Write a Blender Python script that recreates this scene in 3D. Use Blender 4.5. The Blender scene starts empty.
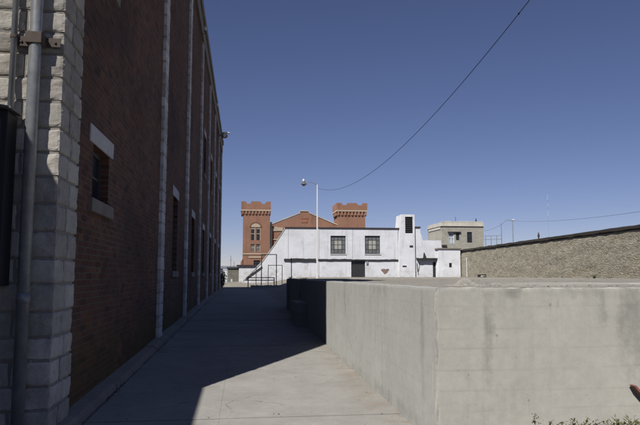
import bpy, bmesh, math, random
from mathutils import Vector, Matrix, noise
random.seed(11)
PI = math.pi
S = bpy.context.scene
COL = S.collection

# ------------------------------------------------------------------ camera geometry (surveyed from the place)
FPX = 620.0
YAW, PIT, EYE = math.radians(7.04), math.radians(5.80), 1.6
_F = Vector((math.sin(YAW)*math.cos(PIT), math.cos(YAW)*math.cos(PIT), math.sin(PIT)))
_R = Vector((math.cos(YAW), -math.sin(YAW), 0))
_U = _R.cross(_F)
def at(x, y, Y):
    """survey point: bearing (x, y) at the depth Y along the path"""
    r = _F*FPX + _R*(x-320) + _U*(212.5-y)
    return Vector((0, 0, EYE)) + r*(Y/r.y)
def atx(x, y, X):
    r = _F*FPX + _R*(x-320) + _U*(212.5-y)
    return Vector((0, 0, EYE)) + r*(X/r.x)

# ------------------------------------------------------------------ object helpers
def tag(o, label=None, cat=None, group=None, kind=None):
    if label: o['label'] = label
    if cat: o['category'] = cat
    if group: o['group'] = group
    if kind: o['kind'] = kind
    return o
def empty(name, loc, label, cat, group=None):
    o = bpy.data.objects.new(name, None); COL.objects.link(o)
    o.location = loc; o.empty_display_size = .3
    return tag(o, label, cat, group)
def obj(name, bm, mat, parent=None, smooth=False):
    me = bpy.data.meshes.new(name)
    bm.normal_update()
    bm.to_mesh(me); bm.free()
    o = bpy.data.objects.new(name, me); COL.objects.link(o)
    if mat: me.materials.append(mat)
    if smooth:
        for p in me.polygons: p.use_smooth = True
    if parent:
        o.parent = parent
        base = root_loc(parent)
        o.location = -base if parent.parent is None else (0, 0, 0)
    return o
def root_loc(p):
    return Vector(p.location)
def BM(): return bmesh.new()
def box(bm, x0, x1, y0, y1, z0, z1, bev=0, jit=0):
    vs = [bm.verts.new((x, y, z)) for x in (x0, x1) for y in (y0, y1) for z in (z0, z1)]
    if jit:
        for v in vs: v.co += Vector([random.uniform(-jit, jit) for _ in range(3)])
    idx = [(0,1,3,2), (4,6,7,5), (0,4,5,1), (2,3,7,6), (0,2,6,4), (1,5,7,3)]
    fs = [bm.faces.new([vs[i] for i in f]) for f in idx]
    if bev:
        es = list({e for f in fs for e in f.edges})
        bmesh.ops.bevel(bm, geom=es, offset=bev, segments=2, affect='EDGES', profile=.6)
    return vs
def prism(bm, pts, d, axis='y'):
    """extrude polygon of (u,z) points along axis between d=(d0,d1)"""
    def V(u, z, t): return (u, t, z) if axis == 'y' else (t, u, z)
    a = [bm.verts.new(V(u, z, d[0])) for u, z in pts]
    b = [bm.verts.new(V(u, z, d[1])) for u, z in pts]
    bm.faces.new(a); bm.faces.new(b[::-1])
    n = len(pts)
    for i in range(n):
        bm.faces.new((a[i], b[i], b[(i+1) % n], a[(i+1) % n]))
    bmesh.ops.recalc_face_normals(bm, faces=bm.faces[:])
def tube(bm, pts, r, n=8, cap=True):
    pts = [Vector(p) for p in pts]
    rings = []
    for i, p in enumerate(pts):
        t = (pts[min(i+1, len(pts)-1)] - pts[max(i-1, 0)]).normalized()
        ref = Vector((0, 0, 1)) if abs(t.z) < .9 else Vector((1, 0, 0))
        a = t.cross(ref).normalized(); b = t.cross(a)
        rr = r[i] if isinstance(r, (list, tuple)) else r
        rings.append([bm.verts.new(p + a*rr*math.cos(2*PI*k/n) + b*rr*math.sin(2*PI*k/n)) for k in range(n)])
    for A, B in zip(rings, rings[1:]):
        for k in range(n): bm.faces.new((A[k], A[(k+1) % n], B[(k+1) % n], B[k]))
    if cap:
        bm.faces.new(rings[0][::-1]); bm.faces.new(rings[-1])
def wall_grid(bm, us, zs, open_, fn, t):
    """wall sheet with real openings; fn(u,z,w)->point, w outward; openings = list (u0,u1,z0,z1)"""
    us = sorted(set([round(u, 4) for u in us] + [round(o[i], 4) for o in open_ for i in (0, 1)]))
    zs = sorted(set([round(z, 4) for z in zs] + [round(o[i], 4) for o in open_ for i in (2, 3)]))
    def solid(i, j):
        if i < 0 or j < 0 or i >= len(us)-1 or j >= len(zs)-1: return False
        u = (us[i]+us[i+1])/2; z = (zs[j]+zs[j+1])/2
        return not any(o[0] < u < o[1] and o[2] < z < o[3] for o in open_)
    cache = {}
    def v(i, j, k):
        if (i, j, k) not in cache: cache[(i, j, k)] = bm.verts.new(fn(us[i], zs[j], -t if k else 0))
        return cache[(i, j, k)]
    for i in range(len(us)-1):
        for j in range(len(zs)-1):
            if not solid(i, j): continue
            bm.faces.new((v(i,j,0), v(i+1,j,0), v(i+1,j+1,0), v(i,j+1,0)))
            bm.faces.new((v(i,j,1), v(i,j+1,1), v(i+1,j+1,1), v(i+1,j,1)))
            if not solid(i-1, j): bm.faces.new((v(i,j,0), v(i,j+1,0), v(i,j+1,1), v(i,j,1)))
            if not solid(i+1, j): bm.faces.new((v(i+1,j,0), v(i+1,j,1), v(i+1,j+1,1), v(i+1,j+1,0)))
            if not solid(i, j-1): bm.faces.new((v(i,j,0), v(i,j,1), v(i+1,j,1), v(i+1,j,0)))
            if not solid(i, j+1): bm.faces.new((v(i,j+1,0), v(i+1,j+1,0), v(i+1,j+1,1), v(i,j+1,1)))
    bmesh.ops.recalc_face_normals(bm, faces=bm.faces[:])

# ------------------------------------------------------------------ material helpers
class NT:
    def __init__(s, name, rough=.85, spec=.3):
        s.m = bpy.data.materials.new(name); s.m.use_nodes = True
        s.t = s.m.node_tree; s.n = s.t.nodes; s.l = s.t.links
        s.b = s.n['Principled BSDF']
        s.b.inputs['Roughness'].default_value = rough
        s.b.inputs['Specular IOR Level'].default_value = spec
        s.b.inputs['Diffuse Roughness'].default_value = 1.0 if rough > .8 else .3
        s.tc = s.n.new('ShaderNodeTexCoord')
        s.geo = s.n.new('ShaderNodeNewGeometry')
        s.pos = s.geo.outputs['Position']
    def node(s, t, **kw):
        n = s.n.new(t)
        for k, v in kw.items():
            if hasattr(n, k) and k not in n.inputs: setattr(n, k, v)
            else: s.put(n.inputs[k], v)
        return n
    def put(s, inp, v):
        if hasattr(v, 'is_linked') or isinstance(v, bpy.types.NodeSocket): s.l.new(v, inp)
        else:
            if isinstance(v, (tuple, list)) and len(v) == 3 and inp.type == 'RGBA': v = (*v, 1)
            inp.default_value = v
    def scale(s, v, sx, sy, sz):
        n = s.n.new('ShaderNodeMapping'); s.l.new(v, n.inputs['Vector']); n.inputs['Scale'].default_value = (sx, sy, sz)
        return n.outputs[0]
    def noise(s, vec, sc, det=6, rough=.6, dist=0):
        n = s.n.new('ShaderNodeTexNoise'); s.l.new(vec, n.inputs['Vector'])
        n.inputs['Scale'].default_value = sc; n.inputs['Detail'].default_value = det
        n.inputs['Roughness'].default_value = rough; n.inputs['Distortion'].default_value = dist
        return n.outputs['Fac']
    def ramp(s, f, p0, p1, a=0, b=1):
        n = s.n.new('ShaderNodeMapRange'); n.clamp = True
        s.put(n.inputs[0], f)
        for i, v in enumerate((p0, p1, a, b)): n.inputs[i+1].default_value = v
        return n.outputs[0]
    def math(s, op, a, b=None, c=None):
        n = s.n.new('ShaderNodeMath'); n.operation = op
        for i, v in enumerate((a, b, c)):
            if v is not None: s.put(n.inputs[i], v)
        return n.outputs[0]
    def mix(s, f, a, b, mode='MIX'):
        n = s.n.new('ShaderNodeMix'); n.data_type = 'RGBA'; n.blend_type = mode
        s.put(n.inputs[0], f); s.put(n.inputs[6], a); s.put(n.inputs[7], b)
        return n.outputs[2]
    def sep(s, v):
        n = s.n.new('ShaderNodeSeparateXYZ'); s.l.new(v, n.inputs[0]); return n.outputs
    def comb(s, x, y, z=0.0):
        n = s.n.new('ShaderNodeCombineXYZ')
        for i, v in enumerate((x, y, z)): s.put(n.inputs[i], v)
        return n.outputs[0]
    def attr(s, name):
        n = s.n.new('ShaderNodeAttribute'); n.attribute_name = name; return n.outputs['Fac']
    def color(s, c): s.put(s.b.inputs['Base Color'], c)
    def bump(s, h, strength=.4, dist=.02):
        n = s.n.new('ShaderNodeBump'); s.put(n.inputs['Height'], h)
        n.inputs['Strength'].default_value = strength; n.inputs['Distance'].default_value = dist
        s.l.new(n.outputs[0], s.b.inputs['Normal'])

def plain(name, c, rough=.7, var=.25, sc=8, metal=0, spec=.3, bump=.15):
    m = NT(name, rough, spec)
    f = m.noise(m.pos, sc, 7, .65); g = m.noise(m.pos, sc*.17, 4, .6)
    k = m.math('ADD', m.math('MULTIPLY', f, .6), m.math('MULTIPLY', g, .6))
    k = m.ramp(k, .35, .85)
    m.color(m.mix(k, tuple(x*(1-var) for x in c), tuple(min(1, x*(1+var)) for x in c)))
    m.b.inputs['Metallic'].default_value = metal
    if bump: m.bump(f, bump, .01)
    return m.m

def brick(name, axis, c1, c2, mortar, bw=.215, bh=.074, ms=.011, grime=True, moss=False, dist=0):
    m = NT(name, .9, .2)
    x, y, z = m.sep(m.pos)
    u = y if axis == 'x' else x
    vec = m.comb(u, z, 0.0)
    if dist:
        nz = m.n.new('ShaderNodeTexNoise'); m.l.new(m.pos, nz.inputs['Vector']); nz.inputs['Scale'].default_value = 3
        a = m.n.new('ShaderNodeVectorMath'); a.operation = 'SCALE'; m.l.new(nz.outputs['Color'], a.inputs[0]); a.inputs['Scale'].default_value = dist
        b = m.n.new('ShaderNodeVectorMath'); m.l.new(vec, b.inputs[0]); m.l.new(a.outputs[0], b.inputs[1]); vec = b.outputs[0]
    t = m.n.new('ShaderNodeTexBrick'); m.l.new(vec, t.inputs['Vector'])
    t.inputs['Scale'].default_value = 1; t.inputs['Brick Width'].default_value = bw; t.inputs['Row Height'].default_value = bh
    t.inputs['Mortar Size'].default_value = ms; t.inputs['Mortar Smooth'].default_value = .3; t.inputs['Bias'].default_value = 0
    t.inputs['Color1'].default_value = (*c1, 1); t.inputs['Color2'].default_value = (*c2, 1); t.inputs['Mortar'].default_value = (*mortar, 1)
    c = t.outputs['Color']
    if grime:
        g = m.ramp(m.noise(m.pos, .35, 5, .65), .35, .7)
        c = m.mix(m.math('MULTIPLY', g, .55), c, tuple(v*.42 for v in c1))
        st = m.ramp(m.noise(m.scale(m.pos, 1.6, 1.6, .12), 1.3, 5, .6), .55, .8)
        c = m.mix(m.math('MULTIPLY', st, .45), c, (.16, .125, .09))
    if not grime:
        g2 = m.ramp(m.noise(m.pos, .5, 7, .7), .38, .68)
        c = m.mix(m.math('MULTIPLY', g2, .42), c, tuple(v*.6 for v in c1))
        g3 = m.ramp(m.noise(m.scale(m.pos, .8, .8, .14), 1.1, 5, .65), .52, .72)
        c = m.mix(m.math('MULTIPLY', g3, .5), c, tuple(v*.5 for v in c2))
    if grime:
        wn = m.n.new('ShaderNodeTexWhiteNoise'); wn.noise_dimensions = '2D'
        row = m.math('FLOOR', m.math('DIVIDE', z, bh)); off = m.math('MULTIPLY', m.math('FLOORED_MODULO', row, 2.0), .5)
        colm = m.math('FLOOR', m.math('ADD', m.math('DIVIDE', u, bw), off))
        m.l.new(m.comb(colm, row), wn.inputs['Vector'])
        c = m.mix(m.math('MULTIPLY', m.ramp(wn.outputs['Value'], .82, 1), .6), c, (.045, .034, .030))
        c = m.mix(m.math('MULTIPLY', m.ramp(wn.outputs['Value'], .16, 0), .5), c, (.28, .15, .085))
        sa = m.math('MULTIPLY', m.ramp(m.noise(m.pos, 1.1, 7, .75), .55, .70), m.ramp(m.noise(m.pos, .3, 3, .5), .40, .60))
        c = m.mix(m.math('MULTIPLY', sa, .5), c, (.30, .27, .235))
        dd = m.ramp(m.noise(m.scale(m.pos, 1, .28, .5), .9, 4, .6), .5, .66)
        c = m.mix(m.math('MULTIPLY', dd, .62), c, (.05, .038, .034))
        og = m.math('MULTIPLY', m.ramp(m.noise(m.scale(m.pos, 1, .8, .5), 1.5, 6, .7), .56, .70), .45)
        c = m.mix(og, c, (.27, .115, .055))
    f = m.noise(m.pos, 22, 5, .7)
    c = m.mix(.35, c, m.mix(f, (.25, .25, .25), (1, 1, 1)), 'MULTIPLY')
    if moss:
        k = m.math('MULTIPLY', m.ramp(z, 1.1, .2), m.ramp(m.noise(m.pos, 1.1, 5, .65), .34, .58))
        c = m.mix(m.math('MULTIPLY', k, .8), c, (.10, .088, .022))
    m.color(c)
    h = m.math('ADD', m.math('MULTIPLY', t.outputs['Fac'], -1.0), m.math('MULTIPLY', f, .5))
    m.bump(h, .7, .012)
    return m.m

def stone(name, c, var=.3, sc=3):
    m = NT(name, .9, .2)
    oi = m.attr('tone')
    f = m.noise(m.pos, sc, 8, .7); g = m.noise(m.pos, 30, 6, .7)
    k = m.math('ADD', m.math('MULTIPLY', f, .7), m.math('MULTIPLY', oi, .45))
    col = m.mix(m.ramp(k, .3, .95), tuple(v*(1-var) for v in c), tuple(v*(1+var) for v in c))
    ds = m.ramp(m.noise(m.scale(m.pos, 3, 3, 1.5), 1.6, 6, .7), .55, .75)
    col = m.mix(m.math('MULTIPLY', ds, .6), col, tuple(v*.45 for v in c))
    wp = m.ramp(m.noise(m.scale(m.pos, 2.2, 2.2, 1.4), 2.1, 7, .75), .60, .70)
    col = m.mix(m.math('MULTIPLY', wp, .55), col, tuple(min(.82, v*1.45) for v in c))
    br = m.ramp(m.noise(m.pos, 1.6, 6, .75), .50, .68)
    col = m.mix(m.math('MULTIPLY', br, .55), col, (c[0]*.50, c[1]*.43, c[2]*.36))
    dk = m.ramp(m.noise(m.pos, 11, 6, .8), .56, .66)
    col = m.mix(m.math('MULTIPLY', dk, .45), col, tuple(v*.35 for v in c))
    m.color(col); m.bump(m.math('ADD', f, m.math('MULTIPLY', g, .5)), .75, .03)
    return m.m

def concrete(name, c, axis, boards=True):
    m = NT(name, .88, .25)
    x, y, z = m.sep(m.pos)
    f = m.noise(m.pos, 1.1, 7, .6); g = m.noise(m.pos, 38, 5, .7); h = m.noise(m.pos, 6, 6, .65)
    k = m.math('ADD', m.math('MULTIPLY', f, .65), m.math('MULTIPLY', h, .4))
    col = m.mix(m.ramp(k, .32, .75), tuple(v*.86 for v in c), tuple(v*1.09 for v in c))
    # form-board lines: wandering horizontal streaks
    wob = m.math('ADD', z, m.math('MULTIPLY', m.noise(m.pos, .8, 2, .5), .035))
    ln = m.math('PINGPONG', m.math('ADD', m.math('ADD', wob, m.math('MULTIPLY', m.noise(m.scale(m.pos, .25, .25, 1.5), 1.0, 2, .5), .16)), .06), .092)
    line = m.math('MULTIPLY', m.ramp(ln, .017, .0), m.ramp(m.noise(m.scale(m.pos, .8, .8, 5), 1.3, 6, .7), .40, .70))
    if boards: col = m.mix(m.math('MULTIPLY', line, .36 if axis == 'y' else .2), col, tuple(v*.5 for v in c))
    # run-off streaks
    sk = m.ramp(m.noise(m.scale(m.pos, 7, 7, .45), 1.2, 5, .6), .52, .78)
    sk = m.math('MULTIPLY', sk, m.ramp(m.noise(m.pos, .9, 3, .5), .4, .65))
    col = m.mix(m.math('MULTIPLY', sk, .4), col, tuple(v*.55 for v in c))
    lt = m.ramp(m.noise(m.scale(m.pos, 1, 1, 2.2), .9, 6, .7), .55, .78)
    col = m.mix(m.math('MULTIPLY', lt, .3), col, tuple(min(1, v*1.22) for v in c))
    fine = m.noise(m.pos, 13, 8, .75); fv = m.noise(m.scale(m.pos, 16, 16, 2.2), 1, 5, .65)
    mid = m.noise(m.pos, 4.5, 7, .75)
    st = m.math('MULTIPLY', m.ramp(m.math('ADD', m.math('MULTIPLY', m.attr('stain'), .42), m.math('ADD', m.math('MULTIPLY', fine, .5), m.math('ADD', m.math('MULTIPLY', fv, .45), m.math('MULTIPLY', mid, .75)))), .92, 1.42), m.ramp(m.attr('stain'), .0, .45))
    col = m.mix(m.math('MULTIPLY', st, .72), col, (c[0]*.47, c[1]*.47, c[2]*.46))
    pit = m.math('MAXIMUM', m.ramp(m.noise(m.pos, 60, 2, .5), .70, .76), m.ramp(m.noise(m.pos, 17, 3, .6), .73, .77))
    col = m.mix(m.math('MULTIPLY', pit, .5), col, tuple(v*.4 for v in c))
    if axis == 'y':
        gp = m.comb(x, 0.0, z)
        for hx, hz, hr in ((2.33, 1.05, .010), (2.86, 1.33, .013), (2.62, .46, .011), (2.05, .70, .008)):
            dn = m.n.new('ShaderNodeVectorMath'); dn.operation = 'DISTANCE'; m.l.new(gp, dn.inputs[0]); dn.inputs[1].default_value = (hx, 0, hz)
            hd = m.math('ADD', dn.outputs['Value'], m.math('MULTIPLY', m.math('SUBTRACT', fine, .5), .03))
            col = m.mix(m.math('MULTIPLY', m.ramp(hd, hr*1.6, hr*.5), .5), col, tuple(v*.38 for v in c))
            dr_ = m.math('MULTIPLY', m.ramp(m.math('ABSOLUTE', m.math('SUBTRACT', x, hx)), hr*.9, 0), m.math('MULTIPLY', m.ramp(z, hz-.22, hz), m.math('LESS_THAN', z, hz)))
            col = m.mix(m.math('MULTIPLY', dr_, .22), col, tuple(v*.5 for v in c))
    mo = m.ramp(fine, .42, .66)
    col = m.mix(m.math('MULTIPLY', mo, .22), col, tuple(v*.6 for v in c))
    cw = m.n.new('ShaderNodeTexVoronoi'); cw.feature = 'DISTANCE_TO_EDGE'; cw.inputs['Scale'].default_value = .55
    wv = m.n.new('ShaderNodeVectorMath'); m.l.new(m.pos, wv.inputs[0]); nn = m.n.new('ShaderNodeTexNoise'); nn.inputs['Scale'].default_value = 3; nn.inputs['Detail'].default_value = 6; m.l.new(m.pos, nn.inputs['Vector'])
    sv = m.n.new('ShaderNodeVectorMath'); sv.operation = 'SCALE'; sv.inputs['Scale'].default_value = .35; m.l.new(nn.outputs['Color'], sv.inputs[0]); m.l.new(sv.outputs[0], wv.inputs[1]); m.l.new(wv.outputs[0], cw.inputs['Vector'])
    crk = m.math('MULTIPLY', m.ramp(cw.outputs['Distance'], .0035, .001), m.ramp(m.noise(m.pos, .7, 3, .5), .5, .58))
    col = m.mix(m.math('MULTIPLY', crk, .55), col, tuple(v*.3 for v in c))
    ch = m.attr('chip')
    col = m.mix(m.math('MULTIPLY', ch, m.ramp(m.noise(m.pos, 26, 4, .6), .42, .6)), col, (.5, .48, .42))
    m.color(col)
    m.bump(m.math('ADD', m.math('MULTIPLY', h, .5), m.math('ADD', m.math('MULTIPLY', g, .5), m.math('MULTIPLY', line, -.45 if axis == 'y' else -.15))), .35, .012)
    return m.m

def whitewash(name, c=(.735, .75, .782)):
    m = NT(name, .85, .25)
    x, y, z = m.sep(m.pos)
    f = m.noise(m.pos, .55, 7, .65); h = m.noise(m.pos, 3.2, 7, .7)
    col = m.mix(m.ramp(f, .35, .7), tuple(v*.9 for v in c), tuple(min(.88, v*1.04) for v in c))
    sk = m.ramp(m.noise(m.scale(m.pos, 2.2, 2.2, .16), 1.0, 6, .65), .56, .8)
    col = m.mix(m.math('MULTIPLY', sk, .75), col, (.42, .42, .43))
    pe = m.ramp(m.noise(m.scale(m.pos, .9, .9, 1.1), 1.1, 8, .72), .56, .66)
    low = m.ramp(z, 3.6, 1.6, .22, 1)
    col = m.mix(m.math('MULTIPLY', pe, m.math('MULTIPLY', low, .7)), col, (.46, .43, .39))
    sp = m.math('MULTIPLY', m.ramp(z, 2.3, 1.35), m.ramp(h, .42, .62))
    col = m.mix(m.math('MULTIPLY', sp, .5), col, (.42, .40, .36))
    rs = m.math('MULTIPLY', m.ramp(m.noise(m.scale(m.pos, 1.3, 1.3, .09), 1.7, 5, .6), .60, .74), m.ramp(m.noise(m.pos, .35, 3, .5), .46, .62))
    col = m.mix(m.math('MULTIPLY', rs, .35), col, (.36, .27, .19))
    pt = m.ramp(m.noise(m.scale(m.pos, .5, .5, .8), 1.25, 3, .45), .62, .635)
    col = m.mix(m.math('MULTIPLY', pt, .3), col, (.60, .60, .60))
    m.color(col); m.bump(m.math('ADD', h, m.math('MULTIPLY', pe, -.8)), .5, .04)
    return m.m

def rubble_wall(name):
    m = NT(name, .92, .2)
    x, y, z = m.sep(m.pos)
    d = Vector((.9987, .05, 0))
    nz = m.n.new('ShaderNodeTexNoise'); m.l.new(m.pos, nz.inputs['Vector']); nz.inputs['Scale'].default_value = .9; nz.inputs['Detail'].default_value = 3
    a = m.n.new('ShaderNodeVectorMath'); a.operation = 'SCALE'; m.l.new(nz.outputs['Color'], a.inputs[0]); a.inputs['Scale'].default_value = .14
    b = m.n.new('ShaderNodeVectorMath'); m.l.new(m.comb(y, z, 0.0), b.inputs[0]); m.l.new(a.outputs[0], b.inputs[1])
    v = m.n.new('ShaderNodeMapping'); m.l.new(b.outputs[0], v.inputs['Vector']); v.inputs['Scale'].default_value = (3.1, 11.5, 1)
    vo = m.n.new('ShaderNodeTexVoronoi'); vo.feature = 'F1'; m.l.new(v.outputs[0], vo.inputs['Vector']); vo.inputs['Scale'].default_value = 1.0
    ve = m.n.new('ShaderNodeTexVoronoi'); ve.feature = 'DISTANCE_TO_EDGE'; m.l.new(v.outputs[0], ve.inputs['Vector']); ve.inputs['Scale'].default_value = 1.0
    sc = m.n.new('ShaderNodeSeparateColor'); m.l.new(vo.outputs['Color'], sc.inputs[0])
    col = m.mix(sc.outputs[0], (.395, .365, .285), (.50, .47, .38))
    col = m.mix(m.ramp(sc.outputs[1], .8, 1.0), col, (.34, .27, .18))
    col = m.mix(m.ramp(sc.outputs[2], .86, 1.0), col, (.22, .21, .19))
    f = m.noise(m.pos, 2.5, 8, .7)
    col = m.mix(.5, col, m.mix(f, (.45, .45, .45), (1.25, 1.25, 1.25)), 'MULTIPLY')
    big = m.ramp(m.noise(m.pos, .12, 4, .6), .35, .7)
    col = m.mix(m.math('MULTIPLY', big, .25), col, (.24, .22, .17))
    e = m.ramp(ve.outputs['Distance'], .0, .10)
    col = m.mix(e, (.24, .22, .175), col)
    m.color(col)
    m.bump(m.math('ADD', m.ramp(ve.outputs['Distance'], 0, .22), m.math('MULTIPLY', f, .6)), .45, .04)
    return m.m

def ground_mat(name, c1, c2, sc=1.0):
    m = NT(name, .95, .15)
    f = m.noise(m.pos, .35*sc, 8, .65); g = m.noise(m.pos, 14, 7, .75); h = m.noise(m.pos, 2.2, 7, .7)
    col = m.mix(m.ramp(f, .35, .68), c1, c2)
    col = m.mix(.55, col, m.mix(m.ramp(g, .25, .75), (.5, .5, .5), (1.3, 1.3, 1.3)), 'MULTIPLY')
    col = m.mix(m.math('MULTIPLY', m.ramp(h, .56, .72), .45), col, tuple(v*.5 for v in c1))
    m.color(col); m.bump(m.math('ADD', g, h), .5, .03)
    return m.m

def path_mat():
    m = NT('path_concrete', .9, .25)
    f = m.noise(m.pos, .9, 7, .62); g = m.noise(m.pos, 45, 5, .75); h = m.noise(m.pos, 5, 7, .7)
    c = (.325, .315, .293)
    k = m.math('ADD', m.math('MULTIPLY', f, .6), m.math('MULTIPLY', h, .45))
    col = m.mix(m.ramp(k, .34, .74), tuple(v*.74 for v in c), tuple(v*1.12 for v in c))
    col = m.mix(.5, col, m.mix(m.ramp(g, .2, .8), (.6, .6, .6), (1.2, 1.2, 1.2)), 'MULTIPLY')
    st = m.ramp(m.noise(m.pos, 1.7, 6, .7, .6), .6, .74)
    col = m.mix(m.math('MULTIPLY', st, .4), col, (.24, .2, .15))
    cw = m.n.new('ShaderNodeTexVoronoi'); cw.feature = 'DISTANCE_TO_EDGE'; cw.inputs['Scale'].default_value = .38
    wv = m.n.new('ShaderNodeVectorMath'); m.l.new(m.pos, wv.inputs[0]); nn = m.n.new('ShaderNodeTexNoise'); nn.inputs['Scale'].default_value = 2.5; nn.inputs['Detail'].default_value = 7; m.l.new(m.pos, nn.inputs['Vector'])
    sv = m.n.new('ShaderNodeVectorMath'); sv.operation = 'SCALE'; sv.inputs['Scale'].default_value = .4; m.l.new(nn.outputs['Color'], sv.inputs[0]); m.l.new(sv.outputs[0], wv.inputs[1]); m.l.new(wv.outputs[0], cw.inputs['Vector'])
    crk = m.math('MULTIPLY', m.ramp(cw.outputs['Distance'], .004, .001), m.ramp(m.noise(m.pos, .5, 3, .5), .47, .54))
    col = m.mix(m.math('MULTIPLY', crk, .6), col, (.09, .08, .07))
    sp = m.ramp(m.noise(m.pos, 24, 4, .7), .66, .72)
    col = m.mix(m.math('MULTIPLY', sp, .45), col, (.13, .12, .105))
    bl = m.ramp(m.noise(m.scale(m.pos, 1.0, .45, 1), 1.4, 7, .7), .46, .66)
    col = m.mix(m.math('MULTIPLY', bl, .34), col, (.22, .21, .19))
    x, y, z = m.sep(m.pos)
    ed = m.math('MULTIPLY', m.ramp(x, 1.3, 1.74), m.ramp(m.noise(m.pos, 2.4, 6, .7), .46, .6))      # silt washed along the foot of the wall
    col = m.mix(m.math('MULTIPLY', ed, .65), col, (.23, .18, .125))
    m.color(col); m.bump(m.math('ADD', m.math('MULTIPLY', g, .6), h), .3, .008)
    return m.m

M = {}
M['brick_x'] = brick('dark_red_brick', 'x', (.235, .105, .066), (.135, .068, .047), (.20, .17, .135), moss=True)
M['brick_y'] = brick('dark_red_brick_end', 'y', (.19, .075, .045), (.14, .055, .035), (.2, .17, .14))
M['castle'] = brick('orange_red_brick', 'y', (.47, .235, .15), (.40, .195, .128), (.44, .32, .25), .24, .08, .010, grime=False)
M['castle_x'] = brick('orange_red_brick_side', 'x', (.47, .235, .15), (.40, .195, .128), (.44, .32, .25), .24, .08, .010, grime=False)
M['quoin'] = stone('grey_quoin_stone', (.53, .505, .455), .38, 4)
M['pil'] = stone('whitewashed_pilaster_stone', (.68, .67, .65), .25, 4)
M['lintel'] = plain('pale_stone_trim', (.56, .55, .54), .9, .2, 10)
M['cornice'] = plain('weathered_cornice', (.23, .205, .18), .9, .3, 3)
M['mortar'] = plain('old_mortar', (.16, .145, .13), .95, .2, 12)
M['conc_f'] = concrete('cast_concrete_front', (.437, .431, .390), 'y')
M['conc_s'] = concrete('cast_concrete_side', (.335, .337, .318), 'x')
M['deck'] = ground_mat('gritty_concrete_deck', (.225, .212, .188), (.285, .272, .245))
M['ground'] = ground_mat('dusty_gravel', (.24, .22, .185), (.31, .29, .25))
M['path'] = path_mat()
M['kerb'] = plain('old_kerb_concrete', (.25, .235, .21), .92, .3, 7, bump=.4)
M['white'] = whitewash('flaking_whitewash')
M['white2'] = whitewash('flaking_whitewash_bright', (.75, .763, .79))
M['fascia'] = plain('dark_roof_edge', (.06, .045, .045), .8, .3, 5)
M['ledge'] = plain('dark_ledge', (.05, .047, .048), .85, .6, 4, bump=.4)
M['rubble'] = rubble_wall('coursed_rubble_stone')
M['coping'] = plain('dark_bitumen_coping', (.045, .04, .035), .9, .4, 2, bump=.4)
M['tan'] = brick('tan_stone_block', 'y', (.54, .52, .455), (.45, .43, .37), (.36, .34, .29), .5, .24, .018, grime=False)
M['tan_x'] = brick('tan_stone_block_side', 'x', (.54, .52, .455), (.45, .43, .37), (.36, .34, .29), .5, .24, .018, grime=False)
M['tan_trim'] = plain('tan_stone_trim', (.53, .51, .45), .9, .32, 1.6)
M['grey_stone'] = brick('grey_stone_block', 'y', (.27, .255, .22), (.21, .2, .175), (.3, .285, .25), .55, .28, .02, grime=False)
M['pale_band'] = plain('pale_sandstone_band', (.52, .44, .34), .9, .15, 3)
M['frame'] = plain('dark_window_frame', (.06, .062, .065), .6, .2, 8)
M['door'] = plain('dark_door_paint', (.035, .036, .04), .6, .3, 3)
M['board'] = plain('pale_window_board', (.37, .37, .325), .8, .15, 5)
M['steel'] = plain('painted_dark_steel', (.045, .045, .048), .5, .3, 20)
M['rust'] = plain('rusty_steel', (.09, .07, .058), .75, .45, 14, bump=.35)
M['galv'] = plain('galvanised_pipe', (.30, .315, .33), .45, .22, 9, metal=.35, spec=.5)
M['pole'] = plain('white_pole_paint', (.72, .72, .72), .45, .08, 6)
M['cable'] = plain('black_cable', (.02, .02, .022), .6, .1, 6, bump=0)
M['lampw'] = plain('white_lamp_housing', (.78, .78, .77), .35, .05, 6, bump=0)
M['leadgrey'] = plain('grey_lamp_housing', (.16, .16, .16), .5, .2, 6)
M['roof'] = plain('flat_roof_felt', (.07, .07, .07), .95, .3, 2)
M['far'] = plain('far_grey_metal_roof', (.23, .26, .31), .7, .15, .5)
M['gable'] = M['castle']
M['redwood'] = plain('faded_red_paint_board', (.24, .10, .08), .8, .3, 12)
M['woodtop'] = plain('bleached_board_top', (.50, .34, .28), .85, .2, 18)
def glass(name, c=(.02, .024, .03), rough=.12):
    m = NT(name, rough, .5); f = m.noise(m.pos, 1.6, 4, .6)
    m.color(m.mix(f, tuple(v*.5 for v in c), tuple(v*1.6 for v in c)))
    m.put(m.b.inputs['Roughness'], m.ramp(f, .3, .7, rough, rough+.25))
    return m.m
M['glass'] = glass('dusty_dark_glass')
M['greyglass'] = glass('dusty_grey_glass', (.13, .14, .145), .35)
M['blueglass'] = glass('pale_blue_glass', (.30, .36, .42), .3)
def leafmat(name, a, b):
    m = NT(name, .75, .2); oi = m.noise(m.pos, 9, 3, .6)
    m.color(m.mix(m.ramp(oi, .35, .65), a, b)); return m.m
M['leaf'] = leafmat('shrub_leaf', (.035, .055, .018), (.085, .10, .04))
M['weed'] = leafmat('dry_weed', (.055, .075, .025), (.17, .15, .07))
M['deadweed'] = leafmat('dead_weed_stalk', (.10, .075, .05), (.19, .15, .10))

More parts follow.
